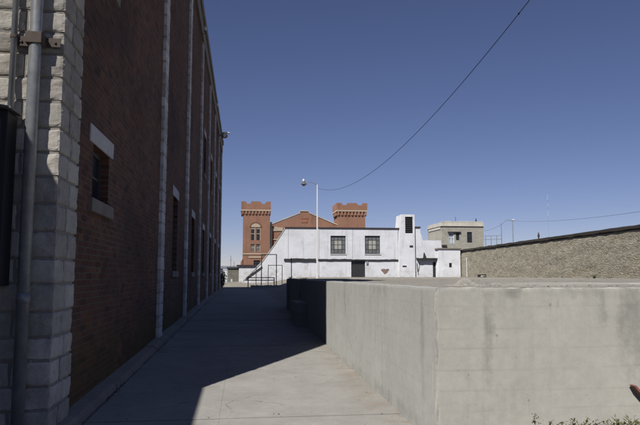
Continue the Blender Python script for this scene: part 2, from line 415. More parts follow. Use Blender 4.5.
# ------------------------------------------------------------------ ground, path, kerb
def sst(a, b, x):
    t = max(0, min(1, (x-a)/(b-a))); return t*t*(3-2*t)
def lerp_tab(tab, x):
    if x <= tab[0][0]: return tab[0][1]
    for (a, za), (b, zb) in zip(tab, tab[1:]):
        if x <= b: return za + (zb-za)*(x-a)/(b-a)
    return tab[-1][1]
PROF = [(-60, -.4), (-20, -.2), (0, 0), (30, .387), (52, .41), (60, .44), (66, .60), (74, .76), (100, .9), (2000, 1.0)]
def pz(Y): return lerp_tab(PROF, Y)
PX0, PX1 = -1.60, 1.75          # path edges
DX1, DY0, DY1, DZ = 18.0, 5.56, 24.95, 1.48
def gz(X, Y):
    p = pz(Y)
    a = sst(20, 24.5, Y)*sst(2.2, 7, X)
    b = sst(14.5, 17.6, X)*sst(5.8, 9, Y)
    hi = 1.42
    return p - .025 + max(0, hi-p)*max(a, b)
def axis_vals(segs):
    out = []
    for a, b, st in segs:
        n = max(1, round((b-a)/st))
        out += [a + (b-a)*i/n for i in range(n)]
    return out + [segs[-1][1]]
bm = BM()
xs = axis_vals([(-1500, -200, 260), (-200, -40, 20), (-40, -6, 4), (-6, 10, .5), (10, 34, 1), (34, 80, 6), (80, 300, 44), (300, 1800, 300)])
ys = axis_vals([(-60, -6, 9), (-6, 30, .6), (30, 80, .8), (80, 140, 6), (140, 400, 40), (400, 2600, 400)])
g = [[bm.verts.new((x, y, gz(x, y) + (.03*noise.noise(Vector((x*.6, y*.6, 3))) if (y > 26 or x < -1.7 or x > 1.9) and -6 < y < 80 and x > 1.9 else 0))) for y in ys] for x in xs]
for i in range(len(xs)-1):
    for j in range(len(ys)-1):
        bm.faces.new((g[i][j], g[i+1][j], g[i+1][j+1], g[i][j+1]))
tag(obj('ground', bm, M['ground'], smooth=True), kind='structure')

bm = BM()                                                # poured slabs with open joints
joints = [-5.4, -2.35, .7, 3.76, 6.84, 9.9, 13.0, 16.1, 19.2, 22.3, 25.4, 28.5, 31.6, 34.7, 37.8, 40.9, 44, 47.1, 50.2, 53.2]
for k, (a, b) in enumerate(zip(joints, joints[1:])):
    for u0, u1 in ((PX0, -.2335), (-.2315, PX1-.012)):
        n = 6
        dz = random.uniform(-.004, .004)
        top = []
        for i in range(n+1):
            y = a+.011 + (b-a-.022)*i/n
            jig = .004*math.sin(i*2.1+k)
            top.append((bm.verts.new((u0, y+jig, pz(y)+dz)), bm.verts.new((u1, y-jig, pz(y)+dz))))
        for p, q in zip(top, top[1:]): bm.faces.new((p[0], p[1], q[1], q[0]))
        ring = [t[1] for t in top]
        for s_ in (0, 1):
            lo = [bm.verts.new(t[s_].co - Vector((0, 0, .05))) for t in top]
            for i in range(n):
                f = (top[i][s_], top[i+1][s_], lo[i+1], lo[i]); bm.faces.new(f if s_ == 0 else f[::-1])
        for e in (0, n):
            A, B = top[e]; c = bm.verts.new(A.co-Vector((0, 0, .05))); d = bm.verts.new(B.co-Vector((0, 0, .05)))
            bm.faces.new((A, B, d, c) if e == 0 else (B, A, c, d))
bmesh.ops.recalc_face_normals(bm, faces=bm.faces[:])
tag(obj('path', bm, M['path']), kind='structure')

bm = BM()
y = -5.0
while y < 49.4:
    L = random.uniform(1.4, 2.2)
    n = 8
    x0, x1 = -1.835, -1.615 + random.uniform(-.02, .0)
    h = .085 + random.uniform(-.012, .012)
    rows = []
    for i in range(n+1):
        yy = y + (L-.014)*i/n
        w = .018*noise.noise(Vector((yy*3, 7, 1)))
        b0 = pz(yy)
        rows.append([bm.verts.new(c) for c in ((x0, yy, b0-.05), (x0, yy, b0+h+.02), (x1-.05+w, yy, b0+h), (x1-.012+w, yy, b0+h-.025), (x1+w, yy, b0-.05))])
    for p, q in zip(rows, rows[1:]):
        for k in range(4): bm.faces.new((p[k], q[k], q[k+1], p[k+1]))
    bm.faces.new(rows[0]); bm.faces.new(rows[-1][::-1])
    y += L
bmesh.ops.recalc_face_normals(bm, faces=bm.faces[:])
tag(obj('kerb', bm, M['kerb']), kind='structure')

bm = BM()
for i in range(420):
    y = random.uniform(2, 30)**1.0; x = -1.60 + abs(random.gauss(0, .03)) - .02
    if noise.noise(Vector((y*1.3, 4, 4))) < -.05: continue
    s_ = random.uniform(.008, .022); z = pz(y)+.004; a = random.uniform(0, 6.28)
    v = [(x+s_*math.cos(a+k*2.1)*random.uniform(.6, 1.5), y+s_*math.sin(a+k*2.1)*random.uniform(.6, 1.8), z+random.uniform(0, .012)) for k in range(3)]
    bm.faces.new([bm.verts.new(c) for c in v])
for i in range(60):
    y = random.uniform(4, 16); x = random.uniform(-1.5, 1.6); s_ = random.uniform(.005, .014); z = pz(y)+.006; a = random.uniform(0, 6.28)
    bm.faces.new([bm.verts.new((x+s_*math.cos(a+k*2.1), y+s_*math.sin(a+k*2.1)*1.5, z+random.uniform(0, .006))) for k in range(3)])
tag(obj('leaf_litter', bm, plain('brown_leaf_litter', (.055, .042, .03), .95, .4, 30)), kind='stuff')

# ------------------------------------------------------------------ long brick cell house
WX, QX, HX = -1.83, -1.75, 12.35
Y0, Y1, BW = 6.1, 49.7, -16.0
house = empty('cell_house', (-8, 28, 0), 'long dark red brick building in shade with stone corner blocks and pilasters beside the path', 'building')
opens, upper = [], []
W0 = [(7.72, 8.62, 2.53, 3.2), (7.72, 8.62, 5.55, 6.3), (7.72, 8.62, 8.5, 9.2), (11.2, 12.1, 5.55, 6.3)]
pil = [14.0 + 5.95*k for k in range(6)]
tall = [(c-.55, c+.55, 1.72, 3.68) for c in [16.98 + 5.95*k for k in range(6)]]
up = [(c-.55, c+.55, 6.25, 8.05) for c in [16.98 + 5.95*k for k in range(2, 6)]]
opens = W0[:2] + tall + up
def fx(u, z, w): return (WX + w, u, z)
bm = BM(); wall_grid(bm, [Y0+.2, Y1], [-.4, HX-.95], opens, fx, .45)
obj('wall', bm, M['brick_x'], house)
bm = BM(); box(bm, BW, QX-.66, Y0+.05, Y0+.45, -.4, HX-.3); obj('end_wall', bm, M['brick_y'], house)
bm = BM(); box(bm, BW, WX-.02, Y1-.4, Y1-.003, -.4, HX-.3)
box(bm, BW, BW+.4, Y0+.46, Y1-.41, -.4, HX-.3); obj('rear_wall', bm, M['brick_y'], house)
bm = BM(); box(bm, BW+.41, WX-.46, Y0+.46, Y1-.41, HX-.6, HX-.5); obj('roof', bm, M['roof'], house)
bm = BM()                                                # cornice: frieze and coping in lengths
y = Y0-.02
while y < Y1:
    L = min(2.4, Y1+.1-y)
    box(bm, WX-.44, QX+.005, y, y+L-.006, HX-.95+.004, HX-.34, .01, .004)
    box(bm, WX-.50, QX+.07, y, y+L-.006, HX-.335, HX, .015, .008)
    y += L
box(bm, BW, WX-.51, Y0-.06, Y0+.47, HX-.295, HX, .015)
obj('cornice', bm, M['cornice'], house)

def rock(bm, x0, x1, y0, y1, z0, z1, amp, cuts, tone):
    """one dressed stone: pillowed, uneven faces"""
    b2 = BM(); box(b2, x0, x1, y0, y1, z0, z1)
    bmesh.ops.subdivide_edges(b2, edges=b2.edges[:], cuts=cuts, use_grid_fill=True)
    c = Vector(((x0+x1)/2, (y0+y1)/2, (z0+z1)/2)); hs = Vector(((x1-x0)/2, (y1-y0)/2, (z1-z0)/2))
    sd = Vector((random.uniform(0, 50), random.uniform(0, 50), random.uniform(0, 50)))
    vm = {}
    lay = bm.verts.layers.float.get('tone') or bm.verts.layers.float.new('tone')
    for v in b2.verts:
        d = v.co - c
        q = [abs(d[i])/hs[i] for i in range(3)]
        # pull edges in
        e = sorted(q)[1]
        k = max(0, e-.6)/.4
        n = Vector((d.x/hs.x, d.y/hs.y, d.z/hs.z)).normalized()
        co = v.co - n*amp*1.3*k*k + n*amp*(noise.noise(v.co*9+sd)+.6*noise.noise(v.co*24+sd))
        w = bm.verts.new(co); w[lay] = tone; vm[v.index] = w
    b2.verts.index_update()
    for f in b2.faces: bm.faces.new([vm[v.index] for v in f.verts])
    b2.free()

def core(bm, x0, x1, y0, y1, z0, z1):
    lay = bm.verts.layers.float.get('tone') or bm.verts.layers.float.new('tone')
    for v in box(bm, x0, x1, y0, y1, z0, z1): v[lay] = -.6

bm = BM()
bm.verts.layers.float.new('tone')
z = -.06; k = 0
XQ = QX-.665
core(bm, XQ+.012, QX-.022, Y0+.022, Y0+.69, -.4, HX-.96)
while z < HX-1.0:
    h = random.choice((.215, .235, .235, .26))
    h = min(h, HX-.962-z)
    near = z < 5.2
    cuts = 8 if near else 1
    a = .36 if k % 2 else .30                              # the corner stone runs long on alternate faces
    b = .30 if k % 2 else .40
    gpx = .013
    def J(): return random.uniform(-.012, .012)
    e0, e1, e2 = J(), J(), J()
    rock(bm, QX-a, QX, Y0, Y0+b, z, z+h-gpx, .013, cuts, random.random())
    rock(bm, XQ+e0, QX-a-gpx, Y0+e1*.4, Y0+.3, z, z+h-gpx, .013, cuts, random.random())
    rock(bm, QX-.3, QX+e1*.4, Y0+b+gpx, Y0+.72+e2*2, z, z+h-gpx, .013, cuts, random.random())
    z += h; k += 1
obj('quoin', bm, M['quoin'], house)
for c in pil + [Y1-.3]:
    bm = BM(); bm.verts.layers.float.new('tone')
    w = .27
    core(bm, WX-.1, QX-.02, c-w+.015, c+w-.015, -.3, HX-.96)
    z = -.02; k = 0
    while z < HX-1.0:
        h = min(random.choice((.235, .26, .29)), HX-.962-z)
        d = .03 if k % 2 else 0
        rock(bm, WX-.08, QX, c-w-d+random.uniform(-.01, .01), c+w+d*.3+random.uniform(-.01, .01), z, z+h-.014, .012, 2 if c < 20 else 1, random.random())
        z += h; k += 1
    obj('pilaster', bm, M['pil'], house)

def house_window(o, cols, rows):
    u0, u1, z0, z1 = o
    b = BM(); t = .055; xf = WX-.11
    box(b, xf-.05, xf, u0, u0+t, z0, z1); box(b, xf-.05, xf, u1-t, u1, z0, z1)
    box(b, xf-.05, xf, u0+t, u1-t, z0, z0+t); box(b, xf-.05, xf, u0+t, u1-t, z1-t, z1)
    for i in range(1, cols): c = u0+(u1-u0)*i/cols; box(b, xf-.045, xf-.006, c-.016, c+.016, z0+t, z1-t)
    for j in range(1, rows): c = z0+(z1-z0)*j/rows; box(b, xf-.042, xf-.009, u0+t, u1-t, c-.016, c+.016)
    w = obj('window', b, M['frame'], house)
    b = BM(); box(b, xf-.036, xf-.028, u0+.03, u1-.03, z0+.03, z1-.03); obj('pane', b, M['glass'], w)
for i, o in enumerate(opens):
    small = o[3]-o[2] < 1
    house_window(o, 2, 2 if small else 4)
    u0, u1, z0, z1 = o
    b = BM(); box(b, WX-.12, WX+.016, u0-.2, u1+.2, z1+.003, z1+(.215 if small else .26), .012, .006); obj('lintel', b, M['lintel'], house)
    b = BM(); box(b, WX-.16, WX+.055, u0-.16, u1+.16, z0-.165, z0-.003, .012, .005); obj('sill', b, M['cornice'], house)

# pipes on the end wall
def pipe_at(x, y, Y, r, z0, z1, mat, name):
    p = at(x, y, Y); b = BM()
    tube(b, [(p.x, Y, z0), (p.x, Y, (z0+z1)/2), (p.x, Y, z1)], r, 18)
    for zz in (1.35, 4.75, 8.2):
        if z0 < zz < z1: tube(b, [(p.x, Y, zz), (p.x, Y, zz+.09)], r*1.13, 18)
    return obj(name, b, mat, house, True), p
def rusty_pipe():
    m = NT('galvanised_pipe_rust_streaked', .45, .5)
    x, y, z = m.sep(m.pos)
    f = m.noise(m.pos, 9, 7, .65)
    c = m.mix(m.ramp(f, .3, .7), (.22, .24, .255), (.36, .375, .385))
    rs = m.math('MULTIPLY', m.ramp(m.noise(m.scale(m.pos, 12, 12, 1.1), 1, 6, .7), .52, .68), 1.0)
    c = m.mix(m.math('MULTIPLY', rs, .6), c, (.23, .145, .09))
    m.color(c); m.b.inputs['Metallic'].default_value = .3; m.bump(f, .15, .005)
    return m.m
M['rpipe'] = rusty_pipe()
_, p1 = pipe_at(37.0, 8, Y0-.115, .056, .02, 9.5, M['rpipe'], 'downpipe')
ct = at(14.5, 108, Y0-.2); cb = at(10, 286, Y0-.2)
_, p2 = pipe_at(15.6, 10, Y0-.07, .029, ct.z-.02, 9.5, M['galv'], 'conduit')
cx1 = p2.x + .05
bm = BM(); box(bm, cx1-.62, cx1, Y0-.26, Y0-.022, cb.z, ct.z-.04, .008); hbox = obj('hooded_box', bm, M['door'], house)  # dark hooded box built over a vague recess beside the conduit
bm = BM(); prism(bm, [(cx1-.70, ct.z+.10), (cx1-.70, ct.z+.08), (cx1+.045, ct.z-.035), (cx1+.045, ct.z-.015)], (Y0-.33, Y0-.022)); obj('hood', bm, M['leadgrey'], hbox)
bm = BM(); box(bm, cx1-.56, cx1-.05, Y0-.272, Y0-.261, cb.z+.05, ct.z-.12, .004); obj('box_front', bm, M['steel'], hbox)
zb = at(40, 40, Y0-.1).z
bm = BM()                                                # strut bracket with end tabs
box(bm, p1.x-.075, p1.x+.075, Y0-.185, Y0-.16, zb-.055, zb+.055, .006)
box(bm, p1.x-.075, p1.x-.062, Y0-.159, Y0-.03, zb-.055, zb+.055, .004)
box(bm, p1.x+.062, p1.x+.075, Y0-.159, Y0-.03, zb-.055, zb+.055, .004)
box(bm, p1.x+.076, p1.x+.21, Y0-.045, Y0-.03, zb-.045, zb+.045, .004)
box(bm, p1.x-.20, p1.x-.076, Y0-.045, Y0-.03, zb-.045, zb+.045, .004)
for dx in (.16, -.15): tube(bm, [(p1.x+dx, Y0-.047, zb), (p1.x+dx, Y0-.062, zb)], .012, 8)
obj('pipe_bracket', bm, M['rust'], house)
bm = BM(); tube(bm, [(p2.x, Y0-.07, zb+.02), (p2.x, Y0-.07, zb+.05)], .035, 14)
box(bm, p2.x+.036, p2.x+.09, Y0-.04, Y0-.025, zb+.015, zb+.055); obj('pipe_clamp', bm, M['rust'], house)
# lamps on the cornice
def flood(x, y, X, s, label):
    p = atx(x, y, X); b = BM()
    box(b, QX+.02, p.x-.02, p.y-.03, p.y+.03, p.z-.03, p.z+.03)
    tube(b, [(p.x, p.y, p.z-.1*s), (p.x, p.y, p.z+.12*s)], .06*s, 10)
    o = obj('floodlight', b, M['leadgrey'], house); o['label'] = label
    b = BM(); bmesh.ops.create_uvsphere(b, u_segments=14, v_segments=9, radius=.2*s)
    for v in b.verts:
        v.co.z *= .75; v.co += Vector((p.x+.1*s, p.y-.05, p.z-.05*s))
    obj('reflector', b, M['leadgrey'], o, True)
    b = BM(); tube(b, [(p.x+.08*s, p.y-.18*s, p.z-.05*s), (p.x+.08*s, p.y-.28*s, p.z-.06*s)], [.13*s, .1*s], 12); obj('lens', b, M['lampw'], o, True)
    b = BM(); box(b, p.x-.1*s, p.x+.42*s, p.y-.2*s, p.y+.2*s, p.z+.13*s, p.z+.19*s, .02); obj('hood', b, M['lampw'], o)
flood(223.2, 135.4, -1.48, 1.05, 'white hooded floodlight at the far end of the cornice')
p = atx(205.3, 31.5, -1.60); bm = BM()
tube(bm, [(p.x-.2, p.y, p.z-.1), (p.x-.02, p.y, p.z-.1), (p.x, p.y, p.z-.02)], .02, 8)
tube(bm, [(p.x, p.y, p.z-.02), (p.x, p.y, p.z+.03)], [.05, .045], 10); lamp = obj('cornice_lamp', bm, M['leadgrey'], house)
bm = BM(); bmesh.ops.create_uvsphere(bm, u_segments=12, v_segments=8, radius=.055)
for v in bm.verts: v.co.z *= 1.7; v.co += Vector((p.x, p.y, p.z+.11))
obj('bulb', bm, M['lampw'], lamp, True)
p = atx(217.3, 104.5, -1.60); bm = BM(); bmesh.ops.create_uvsphere(bm, u_segments=10, v_segments=8, radius=.09)
for v in bm.verts: v.co += p
tube(bm, [(QX+.02, p.y, p.z-.02), (p.x, p.y, p.z)], .025, 6)
obj('cornice_lamp', bm, M['lampw'], house, True)

# lower annex standing against the end wall: its eave shades the near part of the path and the corner stones
ann = empty('brick_annex', (-6, -4, -.1), 'low brick annex with a falling roof near the end of the long brick building', 'building')
sc_ = at(34, 139, Y0); GAP = 1.6
AX, AYE, AZ = sc_.x-.505*GAP, Y0-GAP, sc_.z+.94*GAP
bm = BM(); prism(bm, [(-9, -.4), (AX-.25, -.4), (AX-.25, AZ-.05), (-9, AZ-.05+.55*(9+AX-.25))], (-14, AYE-.15)); obj('wall', bm, M['brick_y'], ann)
bm = BM(); prism(bm, [(AX, AZ-.14), (AX, AZ), (-9.2, AZ+.55*(9.2+AX)), (-9.2, AZ-.14+.55*(9.2+AX))], (-14.2, AYE)); obj('roof', bm, M['roof'], ann)

# ------------------------------------------------------------------ concrete platform
plat = empty('concrete_platform', (9, 14, .1), 'raised cast concrete platform with streaked weathered walls right of the path', 'platform')
def blob(u, z, cu, cz, ru, rz): return max(0, 1-((u-cu)/ru)**2-((z-cz)/rz)**2)
T = .24
def wall_sheet(name, us, zs, fn, stain, chip, mat, top_w):
    """cast wall: fine front sheet + top + back; outer sheet wobbles like a real pour"""
    b = BM()
    ls = b.verts.layers.float.new('stain'); lc = b.verts.layers.float.new('chip')
    G = []
    for u in us:
        row = []
        for z in zs:
            v = b.verts.new(fn(u, z)); v[ls] = stain(u, z); v[lc] = chip(u, z); row.append(v)
        row.append(b.verts.new(fn(u, zs[-1], top_w*.5))); row.append(b.verts.new(fn(u, zs[-1], top_w))); row.append(b.verts.new(fn(u, zs[0], top_w)))
        G.append(row)
    for p, q in zip(G, G[1:]):
        for k in range(len(p)-1): b.faces.new((p[k], q[k], q[k+1], p[k+1]))
    b.faces.new(G[0]); b.faces.new(G[-1][::-1])
    bmesh.ops.recalc_face_normals(b, faces=b.faces[:])
    return obj(name, b, mat, plat)
zsf = axis_vals([(-.2, 1.38, .04), (1.38, DZ, .02)])
def top_j(u, s): return .010*noise.noise(Vector((u*2.2, s, 0))) + .010*noise.noise(Vector((u*9, s, 4))) - .05*max(0, noise.noise(Vector((u*5.5, s, 9)))-.28)
def edge_chip(u, z, u0):
    return max(0, 1-abs(u-u0)/.035)
def f_front(u, z, w=0):
    zz = z + (top_j(u, 5) if z > 1.40 else 0)
    rnd = .016*max(0, 1-(u-PX1)/.03) if u < PX1+.03 else 0
    ch = max(0, noise.noise(Vector((z*6, 1.3, u*3)))-.1)*.045*max(0, 1-(u-PX1)/.05)
    tr = .007*max(0, (z-1.461)/.019) if w == 0 else 0
    return (u + ch*.8, DY0 + rnd + ch + tr + w + .004*noise.noise(Vector((u*1.5, z*3, 9))), zz)
def f_side(u, z, w=0):
    zz = z + (top_j(u, 8) if z > 1.40 else 0)
    ch = max(0, noise.noise(Vector((z*6, 1.3, 0))) - .1)*.045*max(0, 1-(u-DY0)/.05) if u < DY0+.05 else 0
    tr = .007*max(0, (z-1.461)/.019) if w == 0 else 0
    return (PX1 + w + ch + tr + .005*noise.noise(Vector((u*1.2, z*2.5, 2))), u + ch*.5, zz)
def st_front(u, z):
    n = noise.noise(Vector((u*5, z*3, 2)))
    a1 = at(490, 320, DY0).x; a2 = at(627, 320, DY0).x; a3 = at(604, 320, DY0).x
    s = 1.25*blob(u, z, a1, 1.22, .075, .30) + .7*blob(u, z, a1-.03, .95, .06, .5)
    s += 1.5*blob(u, z, a2+.05, 1.1, .20, .62) + .9*blob(u, z, a3, 1.25, .08, .22)
    s += .75*blob(u, z, a2-.6, 1.47, 1.2, .11) + .8*blob(u, z, 7, 1.1, 1.2, .7)
    s += .55*max(0, noise.noise(Vector((u*3.5, .3, 1))))*max(0, 1-(DZ-z)/.42) + .35*max(0, noise.noise(Vector((u*1.1, z*1.3, 6))))
    s += .5*blob(u, z, at(445, 300, DY0).x, 1.28, .06, .03) + .9*blob(u, z, at(557, 305, DY0).x, 1.33, .03, .06)
    return max(0, min(1, s*(.75+.7*n)))
def st_side(u, z):
    n = noise.noise(Vector((u*4, z*2, 7)))
    c1 = atx(423, 310, PX1).y; c2 = atx(345, 300, PX1).y
    s = 1.4*blob(u, z, c1, 1.2, .10, .42) + .6*blob(u, z, c1+.05, .8, .1, .8) + .7*blob(u, z, c2, 1.2, .2, .5)
    s += .8*blob(u, z, atx(381, 290, PX1).y, 1.42, .7, .12) + .5*blob(u, z, 7.8, .6, .05, .9)
    s += .7*blob(u, z, 8.5, .15, 4, .12) + .6*max(0, noise.noise(Vector((u*2.5, .3, 5))))*max(0, 1-(DZ-z)/.9) + .3*max(0, noise.noise(Vector((u*.9, z*1.3, 16))))
    return max(0, min(1, s*(.75+.8*n)))
us = axis_vals([(PX1, PX1+.06, .01), (PX1+.06, 4.2, .035), (4.2, DX1, .5)])
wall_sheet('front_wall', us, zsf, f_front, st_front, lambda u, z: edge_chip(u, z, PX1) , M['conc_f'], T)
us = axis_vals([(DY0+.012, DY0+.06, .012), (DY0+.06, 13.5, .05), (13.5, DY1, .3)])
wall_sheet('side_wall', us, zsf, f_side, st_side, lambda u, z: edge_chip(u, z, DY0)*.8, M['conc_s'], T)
bm = BM()
box(bm, PX1+.25, DX1, DY1-.25, DY1-.003, .0, DZ-.01); box(bm, DX1-.25, DX1-.003, DY0+.26, DY1-.26, .0, DZ-.01)
obj('back_wall', bm, M['conc_f'], plat)
bm = BM()                                                # deck, slightly heaved
dx = axis_vals([(PX1+.18, 6, .12), (6, DX1-.2, .4)]); dy = axis_vals([(DY0+.18, 9, .12), (9, DY1-.2, .35)])
G = [[bm.verts.new((x, y_, DZ-.022 + .016*noise.noise(Vector((x*.8, y_*.8, 0))) + .008*noise.noise(Vector((x*4, y_*4, 2))))) for y_ in dy] for x in dx]
for i in range(len(dx)-1):
    for j in range(len(dy)-1): bm.faces.new((G[i][j], G[i+1][j], G[i+1][j+1], G[i][j+1]))
obj('deck', bm, M['deck'], plat, True)
bm = BM()
x_ = 3.6
while x_ < 9.5:
    l_ = random.uniform(.5, 1.3); y_ = 8.6+random.uniform(-.03, .03)
    box(bm, x_, x_+l_-.02, y_, y_+.16, DZ-.06, DZ+.012+random.uniform(-.012, .012), .01, .008); x_ += l_
obj('slab_edging', bm, M['conc_f'], plat)
bm = BM()                                                # buttress on the shaded side
box(bm, PX1-.30, PX1+.02, 16.9, 18.9, .0, .86, .012); obj('buttress', bm, M['conc_s'], plat)
bm = BM()
box(bm, PX1-.06, PX1+.01, 18.9, 19.3, .0, 1.44, .012); obj('pier', bm, M['conc_s'], plat)
bm = BM(); box(bm, PX1-.06, PX1+.01, 23.9, 24.4, .0, 1.44, .012); obj('pier', bm, M['conc_s'], plat)

# debris
def pebble(b, x, y_, z, s):
    r = bmesh.ops.create_icosphere(b, subdivisions=1, radius=s)
    q = Vector((random.uniform(.7, 1.5), random.uniform(.7, 1.5), random.uniform(.4, .8)))
    a = random.uniform(0, 6)
    for v in r['verts']:
        c = Vector((v.co.x*q.x, v.co.y*q.y, v.co.z*q.z)) * random.uniform(.75, 1.2)
        v.co = Vector((c.x*math.cos(a)-c.y*math.sin(a)+x, c.x*math.sin(a)+c.y*math.cos(a)+y_, c.z+z))
bm = BM()
for i in range(40):
    x = random.uniform(2.5, 15); y_ = random.uniform(7, 23); pebble(bm, x, y_, DZ-.015, random.uniform(.012, .03))
for i in range(420):
    x = random.uniform(2.0, 6.5); y_ = DY0 + .25 + abs(random.gauss(0, 3.5))
    if y_ > 20: continue
    pebble(bm, x, y_, DZ-.018, random.choice((.006, .009, .012, .02)))
for i in range(700):
    y_ = random.uniform(2.5, 22); x = PX1 - abs(random.gauss(0, .07)) - .012
    if noise.noise(Vector((y_*.9, 2, 8))) < -.1: continue
    pebble(bm, x, y_, pz(y_)+.002, random.choice((.004, .006, .009)))
for i in range(260):
    y_ = random.uniform(3.5, 14); x = random.uniform(-1.5, 1.6); pebble(bm, x, y_, pz(y_)+.002, random.choice((.003, .004, .006)))
o = tag(obj('loose_grit', bm, plain('grit_stone', (.33, .30, .26), .95, .4, 9)), kind='stuff')
bm = BM()                                                # pale crumbled lump
c = at(465, 284.5, 8.3)
rr = [[bm.verts.new((c.x+1.25*r*math.cos(k*PI/14)*(1+.25*noise.noise(Vector((math.cos(k*PI/14), math.sin(k*PI/14), 5)))), 8.3+r*math.sin(k*PI/14),
      DZ-.03+.092*max(0, math.exp(-(r/.105)**2.6)+.12*(1-r/.19)+.42*noise.noise(Vector((r*26*math.cos(k*PI/14), r*26*math.sin(k*PI/14), 2)))*(r < .18)))) for k in range(28)] for r in (.012, .03, .05, .07, .09, .11, .13, .155, .19)]
for p_, q_ in zip(rr, rr[1:]):
    for k in range(28): bm.faces.new((p_[k], q_[k], q_[(k+1) % 28], p_[(k+1) % 28]))
bm.faces.new(rr[0])
for i in range(320):
    a = random.uniform(0, 2*PI); r = .23*random.random()**.7
    pebble(bm, c.x+r*math.cos(a)*1.2, 8.3+r*math.sin(a), DZ-.022+.080*math.exp(-(r/.105)**2.6), random.choice((.005, .007, .010, .014)))
tag(obj('rubble_heap', bm, plain('pale_plaster_rubble', (.36, .345, .31), .95, .3, 24)), 'small heap of pale plaster rubble lying on the concrete platform', 'rubble')
def rod(name, x0, y0_, x1, y1_, Y, r, mat, label, cat, group=None):
    a, b_ = at(x0, y0_, Y), at(x1, y1_, Y); b = BM(); tube(b, [a, (a+b_)/2, b_], r, 8)
    return tag(obj(name, b, mat), label, cat, group)
rod('steel_rod', 291.4, 281.0, 291.4, 258.0, 24.3, .017, M['steel'], 'thin dark upright rod at the far corner of the concrete platform', 'rod')
bm = BM(); tube(bm, [(c.x-.24, 6.1, DZ-.012), (c.x-.21, 6.04, DZ-.004), (c.x-.17, 6.02, DZ-.008), (c.x-.12, 6.05, DZ-.004), (c.x-.09, 6.02, DZ-.013)], .004, 6)
tag(obj('rusty_wire', bm, M['rust']), 'rusty wire lying by the pale rubble heap on the platform', 'wire')

# ------------------------------------------------------------------ weeds and board at the foot of the front wall
def tuft(x, y_, h, n, mat, label, group='weeds along the foot of the concrete wall', z=None, spread=.12, seedhead=False):
    b = BM(); z0 = gz(x, y_) if z is None else z
    for i in range(n):
        a = random.uniform(0, 2*PI); l = h*random.uniform(.55, 1.05); s = spread*random.uniform(.2, 1.2)
        w = random.uniform(.004, .009)
        bx, by = x+random.uniform(-.03, .03), y_+random.uniform(-.03, .03)
        p0 = Vector((bx, by, z0-.01)); p1 = p0+Vector((math.cos(a)*s*.3, math.sin(a)*s*.3, l*.55)); p2 = p0+Vector((math.cos(a)*s, math.sin(a)*s, l))
        sd = Vector((-math.sin(a), math.cos(a), 0))*w
        vs = [b.verts.new(q) for q in (p0-sd, p0+sd, p1-sd, p1+sd, p2)]
        b.faces.new((vs[0], vs[1], vs[3], vs[2])); b.faces.new((vs[2], vs[3], vs[4]))
        for k in range(3):                                 # side leaves
            t = random.uniform(.35, 1); q = p1.lerp(p2, t) if t > .5 else p0.lerp(p1, t*2)
            aa = random.uniform(0, 2*PI); d = Vector((math.cos(aa), math.sin(aa), random.uniform(.1, .9)))*random.uniform(.02, .055)
            e = d.cross(Vector((0, 0, 1)))*.22
            v = [b.verts.new(q), b.verts.new(q+d*.5+e), b.verts.new(q+d), b.verts.new(q+d*.5-e)]
            b.faces.new(v)
        if seedhead:
            for k in range(14):
                q = p2 + Vector((random.gauss(0, .012), random.gauss(0, .012), random.uniform(-.07, .03)))
                pebble(b, q.x, q.y, q.z, .007)
    return tag(obj('weed', b, mat), label, 'weed', group)
for i, (px, py, mat, lab) in enumerate([(560, 424, 'weed', 'lowest green weed tuft under the concrete wall, beside the dead stalk'),
        (567, 421, 'weed', 'pointed green weed tuft, second from the dead stalk under the concrete wall'),
        (584, 424, 'weed', 'small green weed tuft between taller ones under the concrete wall'),
        (597, 420.5, 'weed', 'bushy dark green weed tuft in the middle of the row under the concrete wall'),
        (619, 420.5, 'weed', 'wide leafy weed tuft left of the tuft at the frame edge'),
        (627, 421, 'weed', 'leafy weed tuft second from the right under the leaning red board'),
        (637, 420, 'weed', 'tall weed tuft below the red board at the right edge')]):
    p = at(px, py, 5.2); h = p.z - gz(p.x, 5.2) + .02
    tuft(p.x, 5.2 + random.uniform(-.05, .05), h, 46, M[mat], lab)
p = at(537.5, 415.5, 5.3); tuft(p.x, 5.3, p.z-gz(p.x, 5.3), 3, M['deadweed'], 'single dead brown stalk standing against the concrete wall', spread=.03, seedhead=True)
for (px, Y, h, lab) in [(287.3, 24.6, .09, 'dark tuft on the far end of the platform edge'), (298.5, 20.5, .07, 'dark tuft on the platform edge between the shaded pier and buttress')]:
    X = PX1+.1 if px < 400 else at(px, 277, Y).x
    if px < 300: Y = {287.3: 24.4, 298.5: 18.8}[px]
    tuft(X, Y, h, 26, M['weed'], lab, 'small weeds growing on the platform', z=DZ-.02, spread=.12)
bm = BM()
for i in range(60):
    x = random.uniform(2.2, 16); y_ = random.uniform(9.5, 24); hh = random.uniform(.015, .05)
    for k in range(9):
        a_ = random.uniform(0, 6.28); p0 = Vector((x+random.gauss(0, .07), y_+random.gauss(0, .07), DZ-.03)); p1 = p0+Vector((math.cos(a_)*.03, math.sin(a_)*.03, hh)); sd = Vector((-math.sin(a_), math.cos(a_), 0))*.004
        bm.faces.new([bm.verts.new(v) for v in (p0-sd, p0+sd, p1)])
tag(obj('dry_grass', bm, M['deadweed']), kind='stuff')
a = at(635.0, 386.5, 5.45); bm = BM()                      # faded red board leaning on the wall
prism(bm, [(a.x, a.z), (a.x+.022, a.z+.006), (a.x+.60, a.z-.62), (a.x+.565, a.z-.645)], (5.46, 5.535))
rb_ = tag(obj('red_board', bm, M['redwood']), 'faded red board leaning on the concrete wall at the right edge', 'board')

